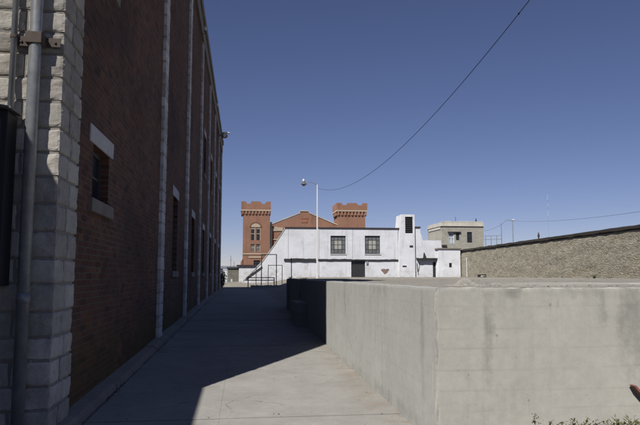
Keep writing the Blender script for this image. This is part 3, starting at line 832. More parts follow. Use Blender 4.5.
# ------------------------------------------------------------------ white prison hall (facade at Y=74)
FY = 74.0
def P(x, y, Y=FY): q = at(x, y, Y); return q.x, q.z
hall = empty('white_hall', (at(340, 277, FY).x, FY, 1.42), 'white two storey hall with dark roof edge, two barred windows and sloping left side', 'building')
def r_(x0, x1, y0, y1, Y=FY):
    a = at(x0, y1, Y); b = at(x1, y0, Y); return (a.x, b.x, a.z, b.z)
xl, zr = P(285.8, 228.2); xr, _ = P(398.6, 227)
win = [r_(330.6, 345.8, 235.8, 253.8), r_(365.0, 380.2, 235.8, 253.9)]
dr = r_(351.3, 365.3, 260.6, 277.6)
dr = (dr[0], dr[1], 1.2, dr[3])
def fy(u, z, w): return (u, FY - w, z)
bm = BM(); wall_grid(bm, [xl, xr], [.3, zr], win + [dr], fy, .4)
obj('wall', bm, M['white'], hall)
bm = BM()
pts = [P(285.75, 228.2), P(285.75, 290), P(240, 290), P(243.0, 281.5), P(262, 262.5), P(274, 246)]
prism(bm, pts, (FY+.02, FY+.40)); obj('raking_wall', bm, M['white2'], hall)
bm = BM()                                                # capping along the rake
for (x0, y0_), (x1, y1_) in (((243, 281.3), (262, 262.3)), ((262, 262.3), (274, 245.8)), ((274, 245.8), (285.7, 228))):
    a, b_ = P(x0, y0_), P(x1, y1_); prism(bm, [a, b_, (b_[0], b_[1]+.14), (a[0], a[1]+.14)], (FY-.06, FY+.5))
obj('rake_capping', bm, M['lintel'], hall)
bm = BM()
a, b_ = P(246, 279.0), P(262, 267.6); prism(bm, [a, b_, (b_[0], b_[1]+.17), (a[0], a[1]+.17)], (FY-.14, FY+.01)); obj('stair_stringer', bm, M['ledge'], hall)
bm = BM(); box(bm, xl-.1, xr+.1, FY-.14, FY+.5, zr+.003, zr+.16, .01); obj('roof_edge', bm, M['fascia'], hall)
bm = BM(); box(bm, xl, xr, FY+.51, FY+13, zr-.2, zr+.10); box(bm, xr-.35, xr-.02, FY+.41, FY+12.9, .8, zr-.21); box(bm, xl+.02, xl+.4, FY+.42, FY+12.9, .5, zr-.21); obj('roof', bm, M['roof'], hall)
# ledge between the storeys, near-black all over and broken, in lengths
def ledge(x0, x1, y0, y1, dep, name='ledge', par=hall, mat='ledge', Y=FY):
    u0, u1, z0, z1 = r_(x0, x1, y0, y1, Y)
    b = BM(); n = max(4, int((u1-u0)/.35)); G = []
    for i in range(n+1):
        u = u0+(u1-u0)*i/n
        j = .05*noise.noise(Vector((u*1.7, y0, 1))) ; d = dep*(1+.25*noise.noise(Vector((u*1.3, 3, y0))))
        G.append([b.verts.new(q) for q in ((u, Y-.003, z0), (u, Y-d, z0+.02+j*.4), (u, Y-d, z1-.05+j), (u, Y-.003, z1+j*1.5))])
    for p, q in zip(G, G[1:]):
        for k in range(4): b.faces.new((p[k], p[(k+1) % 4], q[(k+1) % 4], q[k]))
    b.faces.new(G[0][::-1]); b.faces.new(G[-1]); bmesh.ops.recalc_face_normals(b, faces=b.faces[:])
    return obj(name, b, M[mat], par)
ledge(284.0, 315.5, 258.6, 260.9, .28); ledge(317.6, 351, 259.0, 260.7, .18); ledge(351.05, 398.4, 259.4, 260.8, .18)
# window assemblies
def hall_window(o):
    u0, u1, z0, z1 = o; b = BM(); t = .09; yf = FY+.20
    box(b, u0, u0+t, yf, yf+.08, z0, z1); box(b, u1-t, u1, yf, yf+.08, z0, z1)
    box(b, u0+t, u1-t, yf, yf+.08, z0, z0+t); box(b, u0+t, u1-t, yf, yf+.08, z1-t, z1)
    for i in range(1, 4): c = u0+(u1-u0)*i/4; box(b, c-.035, c+.035, yf+.01, yf+.06, z0+t, z1-t)
    for j in range(1, 4): c = z0+(z1-z0)*j/4; box(b, u0+t, u1-t, yf+.015, yf+.055, c-.035, c+.035)
    w = obj('window', b, M['frame'], hall)
    W, H = u1-u0, z1-z0
    b = BM()
    for i in range(4):
        for j in range(4):
            if j in (1, 2) and i in (1, 2): continue
            box(b, u0+W*i/4+.04, u0+W*(i+1)/4-.04, yf+.03, yf+.04, z0+H*j/4+.04, z0+H*(j+1)/4-.04)
    obj('pane', b, M['greyglass'], w)
    b = BM(); box(b, u0+.05, u1-.05, yf+.085, yf+.10, z0+.05, z1-.05); obj('backing', b, M['door'], w)
    for i in (1, 2):
        for j in (1, 2):
            b = BM(); box(b, u0+W*i/4+.04, u0+W*(i+1)/4-.04, yf+.02, yf+.05, z0+H*j/4+.04, z0+H*(j+1)/4-.04); obj('board', b, M['board'], w)
    b = BM(); box(b, u0-.06, u1+.06, FY-.09, FY+.09, z0-.11, z0-.004); obj('sill', b, M['lintel'], hall)
for o in win: hall_window(o)
bm = BM(); box(bm, dr[0]+.02, dr[1]-.02, FY+.16, FY+.22, 1.25, dr[3]-.5); d_ = obj('door', bm, M['door'], hall)
bm = BM(); box(bm, dr[0]+.01, dr[1]-.01, FY+.225, FY+.26, 1.22, dr[3]-.005); obj('transom', bm, M['glass'], hall)
bm = BM(); u = (dr[0]+dr[1])/2; box(bm, u-.02, u+.02, FY+.135, FY+.158, 1.3, dr[3]-.55); box(bm, u+.08, u+.14, FY+.10, FY+.158, 2.2, 2.26); obj('handle', bm, M['steel'], d_)
# patch where the render has fallen off and the brick shows
bm = BM(); pp = [(380.8, 268.9), (382.2, 269.3), (383.6, 268.5), (385.0, 269.2), (386.6, 269.0), (388.7, 268.6), (389.3, 270.4), (388.1, 271.2), (387.4, 272.9), (386.0, 273.4), (385.2, 274.4), (383.9, 273.7), (383.0, 272.3), (381.5, 271.0)]
prism(bm, [P(*q) for q in pp], (FY-.012, FY+.02)); obj('exposed_brick', bm, plain('weathered_pink_brick', (.23, .165, .145), .95, .55, 5), hall)
bm = BM(); tube(bm, [(P(318.6, 230)[0], FY-.05, zr-.05), (P(318.6, 230)[0], FY-.05, 1.4)], .05, 8); obj('drainpipe', bm, M['pole'], hall)
bm = BM(); tube(bm, [(P(397.9, 230)[0], FY-.04, zr-.05), (P(397.9, 230)[0], FY-.04, P(398, 259)[1])], .03, 8); obj('drainpipe', bm, M['galv'], hall)

for (x0, y0_, x1_, y1_) in ((288.2, 229, 288.2, 258), (352.5, 228.5, 352.5, 258.5)):
    bm = BM(); a, b_ = P(x0, y0_), P(x1_, y1_); tube(bm, [(a[0], FY-.02, a[1]), (b_[0], FY-.02, b_[1])], .016, 6)
    obj('conduit', bm, M['galv'], hall)
bm = BM(); o = r_(366.2, 368.0, 261.2, 264.6); box(bm, o[0], o[1], FY-.16, FY-.003, o[2], o[3], .02); obj('meter_box', bm, M['galv'], hall)

# vent tower with black louvre, stepping down to the right
vt = empty('vent_tower', (at(407, 277, FY-.5).x, FY-.5, 1.42), 'white tapering vent tower with a tall black louvre right of the hall', 'tower')
TY = FY-.5
def Q(x, y): return P(x, y, TY)
b0, bL = Q(399.0, 290), Q(398.95, 242)
bm = BM()
lo = r_(405.3, 412.8, 216.8, 233.2, TY)
pts = [Q(398.95, 290), Q(398.95, 243), Q(401.3, 214.4), Q(414.6, 214.4), Q(414.9, 234), Q(415.4, 290)]
# front with a real louvre opening: split the outline into strips around it
def strip(b, pts): prism(b, pts, (TY, TY+.35))
xL = lambda z: (lambda t: Q(398.95, 243)[0]+(Q(401.3, 214.4)[0]-Q(398.95, 243)[0])*t)(max(0, (z-Q(407, 243)[1])/(Q(407, 214.4)[1]-Q(407, 243)[1])))
zt = Q(405, 214.4)[1]; xR = Q(414.7, 230)[0]
strip(bm, [(xL(0), .3), (xR, .3), (xR, lo[2]), (xL(lo[2]), lo[2]), (xL(0), Q(407, 243)[1])])
strip(bm, [(xL(lo[2]), lo[2]), (lo[0], lo[2]), (lo[0], lo[3]), (xL(lo[3]), lo[3])])
strip(bm, [(lo[1], lo[2]), (xR, lo[2]), (xR, lo[3]), (lo[1], lo[3])])
strip(bm, [(xL(lo[3]), lo[3]), (xR, lo[3]), (xR, zt), (xL(zt), zt)])
prism(bm, [(xL(0)+.02, .3), (xR-.02, .3), (xR-.02, zt-.02), (xL(zt)+.02, zt-.02), (xL(0)+.02, Q(407, 243)[1])], (TY+1.0, TY+2.6))
box(bm, xR-.3, xR-.01, TY+.35, TY+1.0, .3, zt-.01); prism(bm, [(xL(0)+.01, .3), (xL(0)+.3, .3), (xL(zt)+.3, zt-.01), (xL(zt)+.01, zt-.01), (xL(0)+.01, Q(407, 243)[1])], (TY+.35, TY+1.0))
box(bm, xL(zt)+.3, xR-.3, TY+.35, TY+1.0, zt-.25, zt-.012)
obj('wall', bm, M['white2'], vt)
bm = BM(); n = 9
for i in range(n):
    zz = lo[2]+(lo[3]-lo[2])*(i+.5)/n
    vs = box(bm, lo[0], lo[1], TY+.10, TY+.26, zz-.02, zz+.02)
    for v in vs:
        if v.co.y < TY+.2: v.co.z -= .12
obj('louvre', bm, M['door'], vt)
bm = BM(); box(bm, lo[0], lo[1], TY+.30, TY+.33, lo[2], lo[3]); obj('louvre_backing', bm, M['cable'], vt)
for rr in ((409.6, 413.0, 245.4, 247.4), (402.5, 406.5, 265.6, 267.0)):
    o = r_(*rr, TY); bm = BM(); box(bm, o[0], o[1], TY-.04, TY-.002, o[2], o[3], .01); obj('vent_slot', bm, M['door'], vt)

# white annex right of the tower: stepped top, dark canopy, door
an = empty('white_annex', (at(430, 277, FY).x, FY, 1.42), 'white stepped annex with a narrow dark door under a rusty canopy', 'building')
def R(x, y): return P(x, y, FY)
wd = r_(433.0, 438.2, 262.0, 277.8); wd = (wd[0], wd[1], 1.2, wd[3])
xs0 = R(415.2, 250)[0]; x1 = R(420.2, 240)[0]; x2 = R(422.8, 240)[0]; x3 = R(441, 240)[0]
z1_ = R(418, 228)[1]; z2_ = R(430, 240.4)[1]
bm = BM(); wall_grid(bm, [x2, x3], [.8, z2_], [wd], fy, .4)
b2 = BM(); prism(bm, [(xs0+.004, .8), (x2, .8), (x2, z2_), (x1+.05, z1_-.6), (x1, z1_), (xs0+.004, z1_)], (FY, FY+.4)); obj('wall', bm, M['white'], an); b2.free()
bm = BM(); box(bm, xs0+.02, x1+.05, FY-.12, FY+.9, z1_+.003, z1_+.17); obj('roof_edge', bm, M['fascia'], an)
bm = BM(); box(bm, xs0+.01, x1-.02, FY+.41, FY+8, .8, z1_-.05); box(bm, x1+.01, x3-.01, FY+.41, FY+8, .8, z2_-.1); obj('rear_block', bm, M['white'], an)
ledge(416.3, 443.4, 258.0, 259.6, .75, 'canopy', an)
bm = BM(); prism(bm, [R(423.0, 257.9), R(425.8, 257.9), R(424.6, 255.0), R(423.6, 252.6)], (FY-.35, FY-.003)); obj('canopy_bracket', bm, M['ledge'], an)
bm = BM(); box(bm, wd[0]+.02, wd[1]-.02, FY+.12, FY+.18, 1.25, wd[3]-.02); dd = obj('door', bm, M['door'], an)
bm = BM(); box(bm, wd[0]+.06, wd[0]+.11, FY+.06, FY+.118, 2.2, 2.3); obj('handle', bm, M['steel'], dd)
bm = BM()
for x0, y0_, x1_, y1_ in ((417.0, 263, 418.4, 275), (419.6, 263.5, 418.6, 271), (416.8, 264, 417.6, 272)):
    a, b_ = R(x0, y0_), R(x1_, y1_); tube(bm, [(a[0], FY-.02, a[1]), ((a[0]+b_[0])/2+.03, FY-.03, (a[1]+b_[1])/2), (b_[0], FY-.02, b_[1])], .035, 6)
obj('loose_cable', bm, M['rust'], an)

# white gatehouse below the stone guard house
GY = 73.0
gt = empty('white_gatehouse', (at(450, 277, GY).x, GY, 1.42), 'small white block with one tiny window below the stone guard house', 'building')
u0, u1, z0_, z1_ = r_(438.9, 460.2, 249.4, 290, GY)
wn = r_(449.2, 452.0, 263.0, 267.4, GY)
bm = BM(); wall_grid(bm, [u0, u1], [.8, z1_], [wn], lambda u, z, w: (u, GY-w, z), .35)
box(bm, u0, u0+.34, GY+.351, GY+3, .8, z1_); box(bm, u1-.34, u1, GY+.351, GY+3, .8, z1_); obj('wall', bm, M['white2'], gt)
bm = BM(); box(bm, u0-.12, u1+.1, GY-.15, GY+3, z1_+.003, z1_+.16); obj('roof_edge', bm, M['cornice'], gt)
bm = BM(); box(bm, wn[0], wn[1], GY+.1, GY+.14, wn[2], wn[3]); obj('window', bm, M['glass'], gt)

# ------------------------------------------------------------------ tan stone guard house
SY = 76.0
gh = empty('stone_guard_house', (at(463, 248, SY).x, SY, 1.42), 'tan stone guard house with flat parapet standing above the white gatehouse', 'building')
u0, u1, z0_, zp = r_(442.2, 483.4, 226.5, 252, SY)
wins = [r_(448.6, 454.0, 232.6, 243.4, SY), r_(456.0, 459.4, 232.8, 240.2, SY), r_(467.2, 472.2, 232.0, 242.6, SY)]
bm = BM(); wall_grid(bm, [u0, u1], [.8, zp], wins, lambda u, z, w: (u, SY-w, z), .35); obj('wall', bm, M['tan'], gh)
bm = BM(); box(bm, u0, u0+.35, SY+.351, SY+6, .8, zp); box(bm, u1-.35, u1, SY+.351, SY+6, .8, zp); box(bm, u0+.36, u1-.36, SY+5.6, SY+6, .8, zp); box(bm, u0+.36, u1-.36, SY+.36, SY+5.59, zp-.3, zp-.15); obj('side_wall', bm, M['tan_x'], gh)
ul = at(437.6, 230, SY+4).x
zs_ = at(442, 246.5, SY).z
bm = BM(); box(bm, ul, u0-.004, SY+.6, SY+5.5, .8, at(438, 229, SY).z); obj('turret', bm, M['tan'], gh)
bm = BM(); box(bm, ul-.15, u0+.4, SY+.35, SY+.58, at(440, 236, SY).z, at(440, 233.5, SY).z); obj('turret_band', bm, M['coping'], gh)
zc0, zc1 = at(463, 226.4, SY).z, at(463, 221.4, SY).z
bm = BM(); box(bm, u0-.12, u1+.10, SY-.18, SY+6.08, zc0, zc0+.16, .02); box(bm, u0-.02, u1+.02, SY-.03, SY+.3, zc0+.163, zc1-.12, .01); box(bm, u1-.28, u1+.02, SY+.31, SY+6, zc0+.163, zc1-.12)
box(bm, u0-.02, u0+.2, SY+.31, SY+6, zc0+.163, zc1-.12)
n = 9
for i in range(n):
    a_ = u0-.04+(u1-u0+.08)*i/n; box(bm, a_, a_+(u1-u0+.08)/n-.05, SY-.05, SY+.34, zc1-.117, zc1+random.uniform(-.02, .05), .03)
box(bm, ul-.12, u0-.065, SY+.4, SY+5.5, at(440, 229, SY).z+.003, at(440, 223.2, SY).z, .02)
obj('parapet', bm, M['tan_trim'], gh)
bm = BM(); box(bm, u0-.05, u0+.55, SY-.3, SY-.02, zs_, zs_+.2); obj('ledge', bm, M['coping'], gh)
bm = BM(); box(bm, wins[0][0]-.1, wins[1][1]+.15, SY-.28, SY-.004, wins[0][3]+.01, wins[0][3]+.1); obj('window_hood', bm, M['coping'], gh)
for i, o in enumerate(wins):
    b = BM(); box(b, o[0], o[0]+.07, SY+.08, SY+.16, o[2], o[3]); box(b, o[1]-.07, o[1], SY+.08, SY+.16, o[2], o[3])
    zm = (o[2]+o[3])/2; box(b, o[0]+.07, o[1]-.07, SY+.08, SY+.16, zm-.03, zm+.03); box(b, o[0]+.07, o[1]-.07, SY+.08, SY+.16, o[3]-.07, o[3])
    if i == 0: um = (o[0]+o[1])/2; box(b, um-.04, um+.04, SY+.085, SY+.155, o[2], zm-.03)
    w = obj('window', b, M['pole'] if i == 0 else M['frame'], gh)
    b = BM(); box(b, o[0]+.03, o[1]-.03, SY+.17, SY+.18, o[2], o[3]); obj('pane', b, M['blueglass'] if i == 0 else M['glass'], w)
p = at(476, 221, SY+.1); bm = BM(); tube(bm, [(p.x, SY+.1, zc1), (p.x, SY+.1, zc1+.22)], .09, 8); box(bm, p.x-.04, p.x+.04, SY+.06, SY+.14, zc1+.2, zc1+.42); obj('roof_vent', bm, M['steel'], gh)
p = at(455.5, 217, SY+2); bm = BM(); tube(bm, [(p.x, SY+2, zc1-.3), (p.x, SY+2, p.z)], .03, 6); obj('antenna', bm, M['steel'], gh)

# ------------------------------------------------------------------ long stone wall
A = at(460.2, 249.8, 74.0); Bf = None
top = A.z
# its far end meets the gatehouse, its near end runs out of frame on the right
Yn = 37.0
for k in range(60):
    q = at(640, 224.3, Yn)
    Yn += (top-q.z)*5
q = at(640, 224.3, Yn)
dirv = Vector((q.x-A.x, Yn-74.0, 0)).normalized()
A2 = Vector((A.x, 74.0, 0)); B2 = Vector((q.x, Yn, 0)) + dirv*24
nrm = Vector((dirv.y, -dirv.x, 0))
if nrm.x > 0: nrm = -nrm
sw = empty('stone_wall', (B2.x, B2.y, 1.42), 'high tan rubble stone wall with dark coping running to the right', 'wall')
L = (B2-A2).length
bm = BM(); n = int(L/.5); zz = axis_vals([(1.0, top-.3, .3)]); G = []
drain = at(482.3, 275.5, 60)
def wpt(s, z, w): p = A2 + dirv*s + nrm*w; return Vector((p.x, p.y, z))
for i in range(n+1):
    s = L*i/n; row = []
    for z in zz: row.append(bm.verts.new(wpt(s, z, .05*noise.noise(Vector((s*.8, z*1.4, 0))))))
    row.append(bm.verts.new(wpt(s, top-.3, -.6))); row.append(bm.verts.new(wpt(s, 1.0, -.6)))
    G.append(row)
for p, r in zip(G, G[1:]):
    for k in range(len(p)-1): bm.faces.new((p[k], r[k], r[k+1], p[k+1]))
bm.faces.new(G[0]); bm.faces.new(G[-1][::-1]); bmesh.ops.recalc_face_normals(bm, faces=bm.faces[:])
obj('wall', bm, M['rubble'], sw)
bm = BM(); G = []
n = int(L/.7)
for i in range(n+1):
    s = L*i/n; j = .045*noise.noise(Vector((s*.7, 3, 3))); j2 = .09*noise.noise(Vector((s*.9, 8, 1)))
    G.append([bm.verts.new(wpt(s, z, w)) for z, w in ((top-.27+j2, .075), (top-.22+j2, .10), (top-.05+j, .10), (top+j, .03), (top+j, -.66), (top-.30, -.70))])
for p, r in zip(G, G[1:]):
    for k in range(6): bm.faces.new((p[k], r[k], r[(k+1) % 6], p[(k+1) % 6]))
bm.faces.new(G[0]); bm.faces.new(G[-1][::-1]); bmesh.ops.recalc_face_normals(bm, faces=bm.faces[:])
obj('coping', bm, M['coping'], sw)
# black slab standing in for the dark inside of the drain opening
def wall_at(x, y):
    r = _F*FPX + _R*(x-320) + _U*(212.5-y); t = (A2-Vector((0, 0, 0))).dot(nrm)/(r.dot(nrm)); q = Vector((0, 0, EYE))+r*t
    return (Vector((q.x, q.y, 0))-A2).dot(dirv), q.z
s0, _ = wall_at(478.2, 276); s1, _ = wall_at(486.4, 276)
bm = BM()
for (w, ex, mz) in ((.075, 0, 0),):
    c_ = [wpt(s0, 1.40, w), wpt(s1, 1.40, w), wpt(s1, 1.72, w), wpt(s0, 1.72, w)]
    bb = [bm.verts.new(x) for x in c_] + [bm.verts.new(x - nrm*.12) for x in c_]
    for f in ((0,1,2,3), (7,6,5,4), (0,4,5,1), (1,5,6,2), (2,6,7,3), (3,7,4,0)): bm.faces.new([bb[i] for i in f])
obj('drain_hole_dark', bm, M['cable'], sw)
s0, _ = wall_at(599, 275); p = wpt(s0, 0, .35)
tuft(p.x, p.y, .34, 60, M['weed'], 'low green weed clump at the foot of the stone wall', 'weeds at the foot of the stone wall', spread=.45)
s0, z0_ = wall_at(467.7, 257.3)
bm = BM(); tube(bm, [wpt(s0, 1.35, .14), wpt(s0, z0_, .14)], .05, 8)
tag(obj('white_post', bm, M['pole']), 'thin white upright pipe standing before the stone wall near the white gatehouse', 'post')
s0, z0_ = wall_at(487.5, 275); p = wpt(s0, 0, .5); bm = BM()
for i in range(26): pebble(bm, p.x+random.gauss(0, .13), p.y+random.gauss(0, .1), 1.45+random.uniform(0, .12), random.uniform(.05, .12))
tag(obj('rubble_heap', bm, plain('wall_foot_rubble', (.45, .43, .39), .95, .25, 8)), 'little pile of pale stones at the foot of the stone wall beside the drain opening', 'rubble')

# ------------------------------------------------------------------ red brick castle block behind (Y=100)
CY = 100.0
ca = empty('castle_cell_block', (at(300, 270, CY).x, CY, 1.0), 'orange red brick cell block with gabled front between two crenellated towers', 'building')
def C(x, y, Y=CY): q = at(x, y, Y); return q.x, q.z
def rc(x0, x1, y0, y1, Y=CY): a = at(x0, y1, Y); b = at(x1, y0, Y); return (a.x, b.x, a.z, b.z)
def tower(x0, x1, xc0, xc1, ytop, yband, yneck, base, wins, Y=CY, depth=4.5):
    u0, u1 = C(x0, 240, Y)[0], C(x1, 240, Y)[0]; U0, U1 = C(xc0, 210, Y)[0], C(xc1, 210, Y)[0]
    zn, zb, zt = C((x0+x1)/2, yneck, Y)[1], C((x0+x1)/2, yband, Y)[1], C((x0+x1)/2, ytop, Y)[1]
    b = BM(); wall_grid(b, [u0, u1], [base, zb], [w[:4] for w in wins], lambda u, z, w: (u, Y-w, z), .4)
    t = obj('tower', b, M['castle'], ca)
    b = BM(); box(b, u0, u0+.4, Y+.401, Y+depth, base, zb); box(b, u1-.4, u1, Y+.401, Y+depth, base, zb); box(b, u0+.41, u1-.41, Y+depth-.4, Y+depth, base, zb); obj('side_wall', b, M['castle_x'], t)
    b = BM()                                               # corbel table
    e = (U1-U0-(u1-u0))/2
    k = 9
    for i in range(k):
        c = U0 + (U1-U0)*(i+.5)/k
        box(b, c-.16, c+.16, Y-e, Y-.003, zn, zb-.02)
        box(b, c-.08, c+.08, Y-e*.5, Y-.004, zn-.16, zn-.003)
    obj('corbel_table', b, M['castle'], t)
    for xa, xb in ((U0, u0-.003), (u1+.003, U1)):
        b = BM()
        for i in range(k):
            c = Y-e + depth*(i+.5)/k
            if c > Y+.1: box(b, xa, xb, c-.16, c+.16, zn, zb-.02)
        obj('corbel_table', b, M['castle_x'], t)
    b = BM(); box(b, U0-.05, U1+.05, Y-e-.05, Y+depth+e, zb-.017, zb+.2, .02); obj('band', b, M['pale_band'], t)
    # merlons rise at corners and middle with curved dips between
    b = BM()
    hs = zt-zb-.2; prof = []
    N = 48
    for i in range(N+1):
        s = i/N
        m_ = abs(((s*2) % 1)-.5)*2                        # 1 at corners and middle, 0 at dips
        h = .70 + .30*sst(.18, .40, m_)
        prof.append((s, zb+.203+hs*h))
    def par(fn):
        A_ = [b.verts.new(fn(s, z, 0)) for s, z in prof]; B_ = [b.verts.new(fn(s, z, .35)) for s, z in prof]
        A0 = [b.verts.new(fn(s, zb+.203, 0)) for s, z in prof]; B0 = [b.verts.new(fn(s, zb+.203, .35)) for s, z in prof]
        for i in range(N):
            b.faces.new((A0[i], A0[i+1], A_[i+1], A_[i])); b.faces.new((B0[i+1], B0[i], B_[i], B_[i+1])); b.faces.new((A_[i], A_[i+1], B_[i+1], B_[i]))
        b.faces.new((A0[0], A_[0], B_[0], B0[0])); b.faces.new((A0[-1], B0[-1], B_[-1], A_[-1]))
    W = U1-U0
    par(lambda s, z, w: (U0+W*s, Y-e+w, z)); par(lambda s, z, w: (U0+W*s, Y+depth+e-w, z))
    D = depth+2*e-.72
    par(lambda s, z, w: (U0+w, Y-e+.36+D*s, z)); par(lambda s, z, w: (U1-w, Y-e+.36+D*s, z))
    bmesh.ops.recalc_face_normals(b, faces=b.faces[:])
    obj('parapet', b, M['castle'], t)
    b = BM(); box(b, U0+.36, U1-.36, Y-e+.36, Y+depth+e-.36, zb+.21, zb+.3); obj('roof', b, M['roof'], t)
    return t, u0, u1
w1 = [rc(250.7, 255.0, 227.2, 240.2), rc(256.2, 260.5, 227.2, 240.2), rc(250.6, 255.0, 244.2, 251.6), rc(256.0, 260.4, 244.2, 251.6), rc(253.6, 260.2, 260.3, 264.8)]
t1, tu0, tu1 = tower(242.8, 269.8, 241.2, 270.8, 201.6, 211.0, 214.2, .5, w1)
for i, o in enumerate(w1):
    b = BM(); box(b, o[0], o[1], CY+.2, CY+.24, o[2], o[3]); f = obj('window', b, M['greyglass'] if i in (2, 3) else M['glass'], t1)
    b = BM(); zm = o[2]+(o[3]-o[2])*.5
    box(b, o[0], o[0]+.08, CY+.12, CY+.19, o[2], o[3]); box(b, o[1]-.08, o[1], CY+.12, CY+.19, o[2], o[3]); box(b, o[0]+.08, o[1]-.08, CY+.12, CY+.19, zm-.05, zm+.05); box(b, o[0]+.08, o[1]-.08, CY+.12, CY+.19, o[3]-.3 if i < 2 else o[3]-.08, o[3])
    obj('window_frame', b, M['pale_band'] if i < 4 else M['frame'], t1)
bm = BM()                                                # round arch over the paired window
cx = (w1[0][0]+w1[1][1])/2; zc_ = w1[0][3]; R0 = (w1[1][1]-w1[0][0])/2
def arc(b, r0, r1, y0, y1, zscale=.85, n=18):
    A_ = []
    for i in range(n+1):
        a = PI*i/n; A_.append([b.verts.new((cx+r*math.cos(a), yy, zc_+r*math.sin(a)*zscale)) for r in (r0, r1) for yy in (y0, y1)])
    for p, q in zip(A_, A_[1:]):
        b.faces.new((p[0], q[0], q[2], p[2])); b.faces.new((p[2], q[2], q[3], p[3])); b.faces.new((p[1], p[3], q[3], q[1])); b.faces.new((p[0], p[1], q[1], q[0]))
arc(bm, R0, R0+.22, CY-.09, CY-.003); bmesh.ops.recalc_face_normals(bm, faces=bm.faces[:]); obj('window_arch', bm, plain('dark_arch_brick', (.22, .115, .08), .9, .2, 6), t1)
bm = BM(); prism(bm, [(cx+R0*.98*math.cos(PI*i/14), zc_+.004+R0*.98*math.sin(PI*i/14)*.85) for i in range(15)], (CY-.05, CY-.003)); obj('tympanum', bm, M['pale_band'], t1)
zq = C(256, 254.6)[1]; bm = BM(); box(bm, tu0-.12, tu1+.06, CY-.12, CY-.003, zq, zq+.2, .02); zq = C(256, 258)[1]; box(bm, w1[2][0]-.3, w1[3][1]+.3, CY-.12, CY-.003, zq, zq+.25, .02); obj('string_course', bm, M['pale_band'], t1)
bm = BM(); zq = C(256, 259)[1]; prism(bm, [(tu0-.42, .5), (tu0-.003, .5), (tu0-.003, zq), (tu0-.30, zq-.5)], (CY-.2, CY+4.5)); obj('plinth', bm, M['castle'], t1)
bm = BM(); tube(bm, [(tu1+.16, CY-.14, C(256, 223)[1]), (tu1+.16, CY-.14, .8)], .14, 8); box(bm, tu1+.02, tu1+.34, CY-.3, CY-.02, C(256, 224)[1], C(256, 222)[1]); obj('downpipe', bm, M['steel'], t1)
t2, v0, v1_ = tower(338.0, 365.4, 336.6, 367.0, 203.2, 211.6, 215.4, 1.0, [], CY)
# gabled front
GYc = CY+.6
gp = [(270.0, 280), (270.0, 225.0), (272.5, 224.4), (300.4, 213.6), (300.4, 211.6), (308.6, 211.6), (308.6, 213.6), (337.9, 225.9), (337.9, 280)]
bm = BM(); prism(bm, [C(x, y, GYc) for x, y in gp], (GYc, GYc+.6)); obj('gable_wall', bm, M['castle'], ca)
bm = BM()
for (x0, y0_), (x1, y1_) in (((270.0, 225.0), (300.3, 213.2)), ((308.7, 213.2), (337.8, 225.4))):
    a, b_ = C(x0, y0_, GYc), C(x1, y1_, GYc); prism(bm, [a, b_, (b_[0], b_[1]+.16), (a[0], a[1]+.16)], (GYc-.12, GYc+.7))
a, b_ = C(300.0, 211.4, GYc), C(309.0, 211.4, GYc); box(bm, a[0], b_[0], GYc-.15, GYc+.75, a[1], a[1]+.14)
obj('gable_coping', bm, M['tan_trim'], ca)
bm = BM()                                                # corbelled brick panel, sandstone blocks by the tower
for (x0, x1, y0_, y1_) in ((300.5, 308.5, 217.8, 218.6), (301.2, 307.8, 219.2, 222.6)):
    o = rc(x0, x1, y0_, y1_, GYc); box(bm, o[0], o[1], GYc-.08, GYc-.003, o[2], o[3])
obj('gable_panel', bm, plain('darker_gable_brick', (.36, .17, .11), .9, .2, 5), ca)
for (x0, x1, y0_, y1_) in ((272, 277.5, 226.8, 231.2), (277.6, 283, 227.6, 231.0), (272, 280, 239, 240), (272, 276, 247, 248)):
    bm = BM(); o = rc(x0, x1, y0_, y1_, GYc); box(bm, o[0], o[1], GYc-.16, GYc-.003, o[2], o[3], .02)
    obj('stone_panel', bm, M['pale_band'], ca)
bm = BM(); a, b_ = C(302, 212, GYc), C(306, 212, GYc); x0 = C(270, 225, GYc); x1 = C(336, 225, GYc)
prism(bm, [(x0[0], x0[1]-.3), (x1[0], x1[1]-.3), (a[0]+1, a[1]-.5)], (GYc+.61, GYc+30)); obj('roof', bm, M['roof'], ca)

# ------------------------------------------------------------------ things at the far left end of the path
lw = empty('white_outbuilding', (at(250, 283, 80).x, 80, .75), 'low white flat roofed outbuilding below the left crenellated tower', 'building')
o = r_(238.6, 264, 266.2, 290, 80); bm = BM(); box(bm, o[0], o[1], 80, 84, .3, o[3]); obj('wall', bm, M['white2'], lw)
bm = BM(); o2 = r_(236.6, 263, 264.9, 266.2, 80); box(bm, o2[0], o[1], 79.7, 84.1, o[3]+.003, o2[3]); obj('roof_edge', bm, M['fascia'], lw)
gs = empty('grey_stone_shed', (at(233, 283, 82).x, 82, .8), 'small grey stone block shed left of the white outbuilding', 'shed')
o = r_(227.6, 240.0, 268.6, 290, 82); bm = BM(); box(bm, o[0], o[1], 82, 86, .3, o[3]); obj('wall', bm, M['grey_stone'], gs)
bm = BM(); box(bm, o[0]-.15, o[1]+.1, 81.8, 86.1, o[3]+.003, o[3]+.2); obj('roof', bm, M['roof'], gs)
bm = BM(); o3 = r_(230.6, 232.6, 279, 283, 81.9); box(bm, o3[0], o3[1], 81.93, 81.995, .7, o3[3]); obj('hatch', bm, M['lintel'], gs)
bm = BM(); o = r_(223.2, 227.0, 270.0, 283.6, 78); box(bm, o[0], o[1], 78, 78.5, .6, o[3], .02); box(bm, o[0]-.06, o[1]+.06, 77.94, 78.56, o[3]+.003, o[3]+.12)
tag(obj('gate_pillar', bm, M['white2']), 'white square gate pillar between the shrub and the grey stone shed', 'pillar')
fr = empty('far_warehouse', (at(230, 270, 150).x, 150, .9), 'far bluish low roofed building seen past the end of the brick building', 'building')
